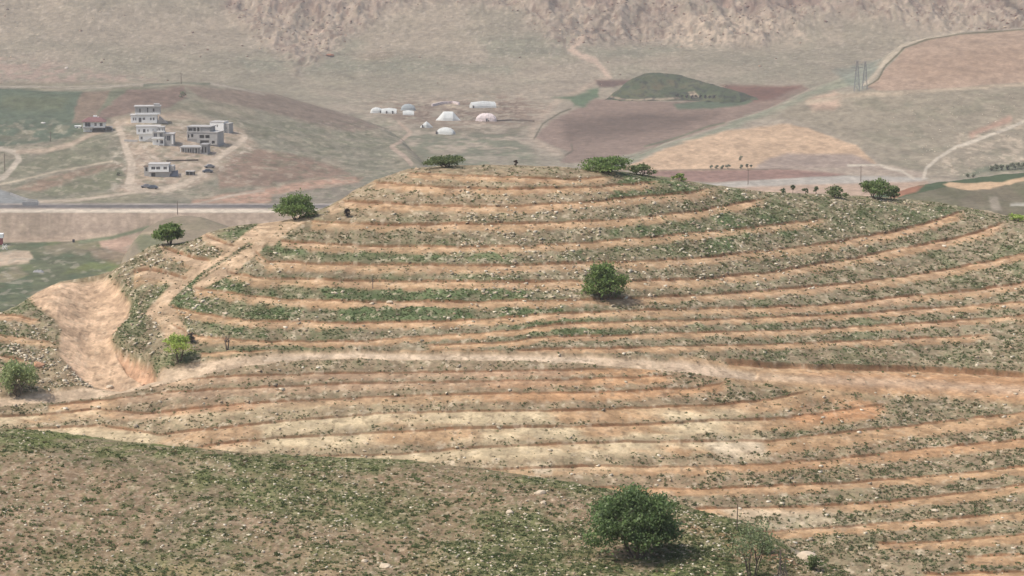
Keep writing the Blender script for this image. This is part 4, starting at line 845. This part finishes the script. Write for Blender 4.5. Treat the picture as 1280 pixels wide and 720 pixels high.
# villa with balconies
t, m = house(204, 182, .05, 'white two-storey villa with stacked balconies and a grey glazed bay')
MB().box(-14*m, 15*m, .3, 8, -3, 0).build('foundation', M['block'], t)
storey(t, m, -13, 1, 0, 8.5, 0, 8, 'white', [(-8, -5.6, 4, 7.5), (-3.6, .2, 2.5, 7)])
storey(t, m, -13, 1, 8.5, 17, .9, 8, 'block', [(-11.5, -7.5, 10.5, 15.5), (-4.6, -.6, 10.5, 15.5)])
storey(t, m, -7, 1, 17, 22.5, 2.2, 7, 'block', [(-6, -3.8, 18, 21.5), (-1.6, 0, 18, 21.5)], slab=(.2, .25, 'tile'))
MB().box(-14*m, 1.3*m, -.9, -.75, 8.6*m, 11*m).box(-14*m, 1.3*m, -.75, .9, 8.6*m, 9.2*m).build('balcony', M['white'], t)
MB().box(-7.6*m, 2*m, 0, .15, 16.8*m, 18.6*m).box(-7.6*m, 2*m, .15, 2.2, 16.8*m, 17.4*m).build('balcony', M['white'], t)
for x in (-5.6, .9): MB().box(x*m-.12, x*m+.12, -.9, -.66, 0, 8.55*m).build('column', M['white'], t)
storey(t, m, 1.2, 13, 0, 14, .4, 8, 'block', [(2.2, 4, 8, 12), (4.6, 9, 6, 12.5)], slab=(.3, .3, 'tile'))
MB().box(10.5*m, 12.4*m, .2, .395, 2*m, 13*m).build('pier', M['white'], t)
# unfinished three-level concrete frame
t, m = house(254, 180, -.18, 'large unfinished grey concrete house with open dark bays on three levels')
MB().box(-10*m, 19*m, .3, 10, -3, 0).build('foundation', M['blockd'], t)
storey(t, m, -8, 18, 0, 6.5, 0, 10, 'block', [(-4, 7.5, 1, 5.5), (11, 15, 1.5, 5)], False)
storey(t, m, -21, 18, 6.5, 15, .4, 10, 'block', [(-20, -18.4, 8, 12.5), (-16, -13, 9, 13), (-5, 1, 8, 12), (2.5, 8, 8, 12)], False, slab=(.2, .3, 'tile'))
storey(t, m, -21, 8, 16, 21.5, 1.2, 9, 'blockd', [(-19.5, -15, 17, 20), (-13.5, -9.5, 16.5, 20.5), (-8.3, -5, 16.5, 20.5)], False, slab=(.4, .35, 'block'))
for x in (-20.5, -9, -4.5): MB().box(x*m-.15, x*m+.15, .55, .85, 16*m, 21.5*m).build('column', M['tile'], t)
MB().box(-21*m, -8.1*m, .5, 9.5, -3, 6.45*m).build('retaining_wall', M['blockd'], t)
# white block behind
t, m = house(272, 165, -.2, 'plain white box-shaped house behind the unfinished concrete one')
storey(t, m, -10, 8, -6, 12, 0, 7, 'white', [(-1, .6, 6, 9)], slab=(.15, .25, 'tile'))
storey(t, m, 8, 14, -6, 10, 1, 7, 'block', [(9.5, 11, 3, 6)], slab=(.1, .2, 'tile'))
# low unfinished columns
t, m = house(242, 192, -.05, 'low unfinished concrete shell with rows of columns, below the large grey one')
MB().box(-17*m, 17*m, .3, 8, -2.5, 0).build('foundation', M['block'], t)
storey(t, m, -16, 8, 0, 7, 1.5, 8, 'blockd', [(-14.5, -11.5, 0.5, 6), (-9, -1, 1, 5), (2, 4.5, .5, 6)], False)
MB().box(-17*m, 9*m, -.3, 8.2, 7*m, 8.6*m).build('roof', M['block'], t)
for x in (-16.3, -11.5, -8, -5, -2, 1.4, 5, 8.3): MB().box(x*m-.14, x*m+.14, -.2, .1, 0, 7*m).build('column', M['white' if x < -16 else 'tile'], t)
storey(t, m, 8.6, 17, 0, 10, .6, 8, 'blockd', [(10, 12, 1, 8), (13.6, 15.8, 1, 8)], False, slab=(.3, .5, 'blockd'))
MB().box(8*m, 10*m, .1, .4, 5*m, 9.8*m).build('pier', M['white'], t)
# nearest white house with the dark tarpaulin
t, m = house(202, 221, .04, 'small house with white upper floor over a grey open base, nearest the road')
MB().box(-19*m, 12*m, .3, 9, -2.5, 0).build('foundation', M['block'], t)
storey(t, m, -16, 10, 0, 7, .8, 8, 'block', [(-13, -8, 0.2, 6)], False)
storey(t, m, -16, 9, 7, 16, 0, 8, 'white', [(-12.6, -7.6, 10, 13.6), (-6.6, -1.6, 10, 13.6), (2.4, 6.8, 10, 13.6)], slab=(.2, .3, 'tile'))
storey(t, m, -22, -16.1, 0, 13, 2, 8, 'block', [(-20.5, -18, 7.5, 12)], False, slab=(.3, .2, 'wood'))
MB().box(10.2*m, 15*m, 1.5, 8, 7*m, 14*m).box(10.2*m, 12*m, .9, 1.5, 0, 7*m).build('annex_wall', M['block'], t)
MB().poly([(9.6*m, .2, 1*m), (20.5*m, -.5, 1.8*m), (20*m, 1.2, 9*m), (10.2*m, 1.4, 7*m), (9.6*m, .3, 1*m), (20.5*m, -.4, 1.8*m), (20*m, 1.3, 9*m), (10.2*m, 1.5, 7*m)], [(0, 1, 2, 3), (7, 6, 5, 4), (0, 4, 5, 1), (1, 5, 6, 2), (2, 6, 7, 3), (3, 7, 4, 0)]).build('tarpaulin', M['navy'], t)
MB().box(19.8*m, 20.3*m, 1.1, 1.3, -1, 9*m).build('post', M['tile'], t)
# red-roofed house
t, m = house(118, 164, .12, 'white house with a dark red hipped roof at the edge of the green field')
MB().box(-15*m, 13*m, .4, 8, -2.5, 0).build('foundation', M['white'], t)
storey(t, m, -13.5, -3, 0, 6, .6, 8, 'white', [(-3.6-1, -3.6, 2, 4.5)], False)
storey(t, m, -13.5, 13, 6, 13.5, 0, 8, 'white', [(-11.5, -4.6, 7.3, 12.6), (.2, 3, 8, 12), (6.6, 10.2, 7.6, 12)], True)
MB().box(-14.5*m, -.5*m, -1, -.85, 5.6*m, 7.2*m).box(-14.5*m, -.5*m, -.85, 0, 5.4*m, 6*m).build('balcony', M['tile'], t)
X0, X1, Z = -15.5*m, 14.5*m, 13.5*m
MB().poly([(X0, -1, Z), (X1, -1, Z), (X1, 9, Z), (X0, 9, Z), (X0+3, 4, Z+1.7), (X1-3, 4, Z+1.7), (X0, -1, Z-.15), (X1, -1, Z-.15), (X1, 9, Z-.15), (X0, 9, Z-.15)], [(0, 1, 5, 4), (1, 2, 5), (2, 3, 4, 5), (3, 0, 4), (6, 9, 8, 7), (0, 6, 7, 1), (1, 7, 8, 2), (2, 8, 9, 3), (3, 9, 6, 0)]).build('roof', M['redroof'], t)
MB().box(-1.6*m, 3*m, 4, 5.2, Z+1.5, Z+2.4).build('water_tank', M['white'], t); MB().box(3.4*m, 5.5*m, 3.6, 4.6, Z+1.1, Z+1.9).build('water_tank', M['tarpp'], t)
MB().box(13.2*m, 22*m, 2, 6, 6*m, 6.5*m).build('porch_roof', M['blockd'], t)
for x in (14, 21.5): MB().box(x*m-.1, x*m+.1, 2, 2.2, 1*m, 6*m).build('post', M['block'], t)
# sheds and a hut
t, m = house(97, 159, 0, 'small white flat-roofed hut left of the red-roofed house', 'hut', 'hut')
storey(t, m, -3.5, 3, -2, 2.4, 0, 2.4, 'white', [(-1, .4, -.6, 1.4)], False, slab=(.25, .15, 'white'))
t, m = house(237, 219, -.15, 'small dark open shed with a grey roof beside the village track', 'shed', 'shed')
for x in (-4.6, -.3, 4.4): MB().box(x*m-.1, x*m+.1, 0, .2, -.5, 5*m).build('post', M['tile'], t)
MB().box(-5*m, 5*m, 2, 2.15, -.5, 5*m).box(-5*m, -4.8*m, .2, 2, -.5, 5*m).build('wall', M['dark'], t)
MB().box(-5.6*m, 5.8*m, -.5, 2.5, 5*m, 5.6*m).build('roof', M['tile'], t)
t, m = house(-1, 306, .1, 'white-topped red kiosk on the green field at the left edge', 'kiosk', 'kiosk')
storey(t, m, -7, 4, -1, 9, 0, 2.5, 'red', [(-4, -1, 3, 7)], False)
MB().box(-8*m, 5*m, -.6, 3, 9*m, 14*m).build('roof', M['white'], t)
b = vil.P(6, 312); t = empty('metal_frame', tuple(b), 'white crossed metal frame standing beside the red kiosk', 'frame')
mb = MB()
for a, c in (((-.7, 0, 0), (.6, 0, 1.9)), ((.6, 0, 0), (-.7, 0, 1.9)), ((-.8, 0, 1.0), (.8, 0, 1.1)), ((-.8, .5, 0), (-.8, 0, 1.9)), ((.8, .5, 0), (.7, 0, 1.7))): mb.tube(a, c, .09, .09, 6)
mb.build('bars', M['white'], t)
# garden walls in the village and a retaining wall by the highway
def wall(S, pts, h, th, mat, label, name='wall_low'):
    P = S.P(np.array([p[0] for p in pts], float), np.array([p[1] for p in pts], float)); mb = MB()
    o = P[0].copy()
    for a, b in zip(P[:-1], P[1:]):
        a = a-o; b = b-o; d = b-a; n = np.array([-d[1], d[0], 0]); n = n/np.linalg.norm(n)*th/2
        if n[1] < 0: n = -n
        mb.poly([a-n-[0, 0, .5], b-n-[0, 0, .5], b+n-[0, 0, .5], a+n-[0, 0, .5], a-n+[0, 0, h], b-n+[0, 0, h], b+n+[0, 0, h], a+n+[0, 0, h]], [(0, 1, 5, 4), (1, 2, 6, 5), (2, 3, 7, 6), (3, 0, 4, 7), (4, 5, 6, 7), (3, 2, 1, 0)])
    w = mb.build(name, M[mat], None); w.location = tuple(o); return tag(w, label, 'wall')
wall(vil, pl(208, 202.5, 248, 202), .7, .25, 'wood', 'low brown wall across the yard above the nearest house', 'garden_wall')
wall(vil, pl(155, 176, 172, 177), .8, .25, 'tile', 'short pale wall at the left corner of the long white house', 'garden_wall')
wall(vil, pl(28, 257.5, 48, 257.5), 1.6, .5, 'block', 'grey concrete abutment where the paved area meets the highway', 'retaining_wall')
wall(vil, pl(13, 243, 26, 248, 36, 251, 47, 252), .7, .3, 'blockd', 'grey kerb wall along the top of the paved area', 'kerb_wall')
#wall(vil, pl(192, 250, 220, 250, 228, 248), .3, .4, 'white', 'pale low parapet above the highway below the village', 'parapet')
wall(far, pl(540, 133, 552, 130, 566, 129, 574, 131), 1.6, 1.2, 'tarpp', 'ruined stone wall behind the tents', 'stone_wall')
wall(far, pl(610, 152, 640, 151, 668, 152), .9, .8, 'wood', 'low dark stone wall running right from the pinkish tent', 'stone_wall')

# ================================================================== TENTS
def tent(px, py, w, h, d, label, shape, mat, rz=0, door=None):
    b = far.P(px, py); m = math.hypot(b[0], b[1])/FPX; w *= m; h *= m
    t = empty('tent', tuple(b), label, 'tent', 'tents on the valley floor', rz); nx, ny = 20, 8
    if shape == 'hip':
        prof = lambda u: min(1, max(0, (1-abs(u))/.62))
    elif shape == 'gable':
        prof = lambda u: .82+.18*(1-abs(u))
    elif shape == 'round': prof = lambda u: math.sqrt(max(0, 1-u*u))**.8
    else: prof = lambda u: max(0, 1-abs(u))**.8
    V = []; Fq = []
    for i in range(nx+1):
        u = -1+2*i/nx; hh = max(.03, prof(u))*h
        for j in range(ny+1):
            a = math.pi*j/ny; yy = -math.cos(a)*d/2*(1 if shape == 'gable' else (.35+.65*prof(u))); zz = math.sin(a)**(.75)*hh+random.uniform(-.04, .04)*h
            if shape in ('gable', 'hip'): zz = (1-abs(1-2*j/ny)**1.25)*hh
            V.append((u*w/2, yy+d/2, zz))
    for i in range(nx):
        for j in range(ny): a = i*(ny+1)+j; Fq.append([a, a+ny+1, a+ny+2, a+1])
    Fq.append([j for j in range(ny+1)]); Fq.append([nx*(ny+1)+j for j in range(ny+1)][::-1])
    MB().poly(V, Fq).build('canvas', M[mat], t)
    for k in (door or []): MB().box(k*w/2-.45, k*w/2+.45, -.15, .5, 0, min(1.7, h*.55)).build('doorway', M['dark'], t)
tent(471, 141.5, 16, 7, 5, 'small rounded white tent, leftmost of the camp', 'round', 'tarp', .1, [.6])
tent(486, 142, 19, 7, 5, 'low white tent with two dark doorways beside the leftmost tent', 'gable', 'tarp', 0, [-.3, .5])
tent(510, 138.5, 19, 8, 6, 'grey domed tent behind a small white one', 'round', 'tarpg', 0)
tent(510.5, 144, 14, 6, 4.5, 'small white tent in front of the grey domed tent', 'gable', 'tarp', .05)
tent(560, 151, 31, 11, 9, 'largest tent, white with a hipped roof, in the middle of the camp', 'hip', 'tarp', 0)
tent(533, 160, 16, 8, 5, 'small peaked white tent below the grey domed one', 'peak', 'tarp', 0, [-.6])
tent(555, 168, 24, 8.5, 6, 'low sagging white tent, nearest of the camp', 'round', 'tarp', -.35, [-.85])
tent(605.5, 135, 32, 8.5, 6, 'long white gabled tent, farthest right and highest in the camp', 'gable', 'tarp', .35, [-.9])
tent(607, 152, 27, 10, 7, 'pinkish rounded tent below the long gabled one', 'round', 'tarpp', -.1, [.1])

# ================================================================== VEHICLES, POLES, PYLONS
def car(S, px, py, rz, mat, label):
    b = S.P(px, py); t = empty('parked_car', tuple(b), label, 'car', 'cars parked in the village', rz)
    pr = [(-2.1, .35), (-2.1, .85), (-1.3, .95), (-.8, 1.45), (.9, 1.45), (1.5, .95), (2.1, .85), (2.1, .35)]
    n = len(pr); V = [(x, y*(.85 if z < 1.2 else .7), z) for y in (-1, 1) for x, z in pr]
    MB().poly(V, [list(range(n)), list(range(n, 2*n))[::-1]]+[[i, n+i, n+(i+1) % n, (i+1) % n] for i in range(n)]).build('body', M[mat], t)
    MB().box(-.75, .85, -.80, .80, 1.02, 1.34).build('window', M['glass'], t)
    for x in (-1.35, 1.35):
        for y in (-.85, .85): MB().tube((x, y-.1, .32), (x, y+.1, .32), .32, .32, 14).build('wheel', M['rubber'], t)
car(vil, 262, 211, .3, 'carg', 'grey car parked on the slope right of the village track, upper of two')
car(vil, 259.5, 216, .2, 'carb', 'dark car just below the grey one right of the village track')
car(vil, 183, 234.5, .05, 'carg', 'grey car on the track below the nearest house, left of two')
car(vil, 191, 235.5, -.1, 'carb', 'dark car on the track below the nearest house, right of two')
car(vil, 135, 162, .1, 'carb', 'dark car parked under the porch of the red-roofed house')
def pylon(S, px, py, hpx, label):
    b = S.P(px, py); m = math.hypot(b[0], b[1])/FPX; h = hpx*m
    t = empty('power_pylon', tuple(b), label, 'pylon', 'power pylons on the ridge'); mb = MB(); q = .065; W = h*.09
    lv = [0, .22, .42, .6, .75, .88, 1]; wd = [W*(1-.78*a) for a in lv]
    for (z0, w0), (z1, w1) in zip(list(zip(lv, wd))[:-1], list(zip(lv, wd))[1:]):
        c0 = [(-w0, -w0, z0*h), (w0, -w0, z0*h), (w0, w0, z0*h), (-w0, w0, z0*h)]; c1 = [(-w1, -w1, z1*h), (w1, -w1, z1*h), (w1, w1, z1*h), (-w1, w1, z1*h)]
        for i in range(4): mb.tube(c0[i], c1[i], q, q, 5); mb.tube(c0[i], c1[(i+1) % 4], q*.6, q*.6, 4); mb.tube(c0[(i+1) % 4], c1[i], q*.6, q*.6, 4); mb.tube(c1[i], c1[(i+1) % 4], q*.6, q*.6, 4)
    mb.build('lattice_mast', M['steel'], t)
    for z, l in ((.78, .2), (.88, .17), (.98, .12)):
        a = MB()
        for s in (-1, 1): a.tube((0, 0, z*h+.3), (s*l*h, 0, z*h), q, q*.6, 5); a.tube((0, 0, z*h-.5), (s*l*h, 0, z*h), q*.7, q*.5, 5)
        a.build('cross_arm', M['steel'], t)
pylon(rt, 1071, 115, 38, 'grey lattice power pylon on the ridge left of the pink field, left of two')
pylon(rt, 1081, 112, 34, 'grey lattice power pylon on the ridge left of the pink field, right of two')
def pole(S, px, py, hpx, label, arm=True):
    b = S.P(px, py); m = math.hypot(b[0], b[1])/FPX; h = hpx*m
    t = empty('utility_pole', tuple(b), label, 'pole', 'utility poles in the valley'); MB().tube((0, 0, -.5), (0, 0, h), .17, .11, 8).build('mast', M['wood'], t)
    if arm: MB().box(-.9, .9, -.06, .06, h-.7, h-.55).build('cross_arm', M['wood'], t)
pole(rt, 935, 231, 20, 'thin utility pole by the valley road, left of the shrubs on the crest')
pole(rt, 1076, 227, 20, 'thin utility pole by the valley road, behind the round crest shrub')
pole(vil, 226.5, 105, 14, 'thin utility pole on the ridge above the red-brown field')
pole(vil, 222, 268, 17, 'utility pole beside the highway above the grey mound', False)
pole(vil, 6, 214, 22, 'utility pole at the dirt road on the far left')
pole(vil, 63, 176, 12, 'utility pole at the lower edge of the green field')
b = fg.P(921, 664); t = empty('wooden_stake', tuple(b), 'thin dark upright stake beside the open grey-green shrub', 'stake'); MB().tube((0, 0, -.3), (.03, 0, 1.5), .035, .025, 8).build('shaft', M['wood'], t)
b = fg.P(976, 716); t = empty('wooden_stake', tuple(b), 'dark upright stake in the scrub at the bottom edge', 'stake'); MB().tube((0, 0, -.3), (-.03, 0, 1.3), .045, .03, 8).build('shaft', M['wood'], t)
b = vil.P(92, 303); t = empty('oil_drum', tuple(b), 'small black drum standing at the foot of the highway bank', 'drum')
MB().tube((0, 0, -.1), (0, 0, 1.0), .42, .42, 16).build('barrel', M['black'], t); MB().tube((0, 0, 1.0), (0, 0, 1.05), .45, .45, 16).build('rim', M['black'], t)
b = vil.P(48, 340); t = empty('tarp_heap', tuple(b), 'dark heap under a tarpaulin lying in the green valley field', 'heap')
V = []; Fq = []
for i in range(13):
    for j in range(7):
        u, v = i/12*2-1, j/6*2-1; V.append((u*1.8, v*1.0, -.05+.75*max(0, 1-u**4)*max(0, 1-v*v)*(.75+.5*random.random())))
for i in range(12):
    for j in range(6): a = i*7+j; Fq.append([a, a+7, a+8, a+1])
MB().poly(V, Fq).build('cover', M['blockd'], t)

# ================================================================== AIR
z0, z1 = min(ZLO)-1, max(ZHI)+12
hz = MB().box(-1500, 1500, -60, 5200, z0, z1)
m = bpy.data.materials.new('haze'); m.use_nodes = True; nt = m.node_tree
for n_ in list(nt.nodes):
    if n_.type != 'OUTPUT_MATERIAL': nt.nodes.remove(n_)
pv = nt.nodes.new('ShaderNodeVolumePrincipled'); pv.inputs['Density'].default_value = HAZE; pv.inputs['Color'].default_value = (.96, .93, .89, 1); pv.inputs['Anisotropy'].default_value = .1
nt.links.new(pv.outputs[0], nt.nodes['Material Output'].inputs['Volume'])
o = hz.build('haze', m); o['kind'] = 'stuff'; o['label'] = 'thin pale haze filling the valley air'
print('far extent', far.Y.max(), far.X.min(), far.X.max(), 'z', z0, z1)
SC.cycles.volume_bounces = 0
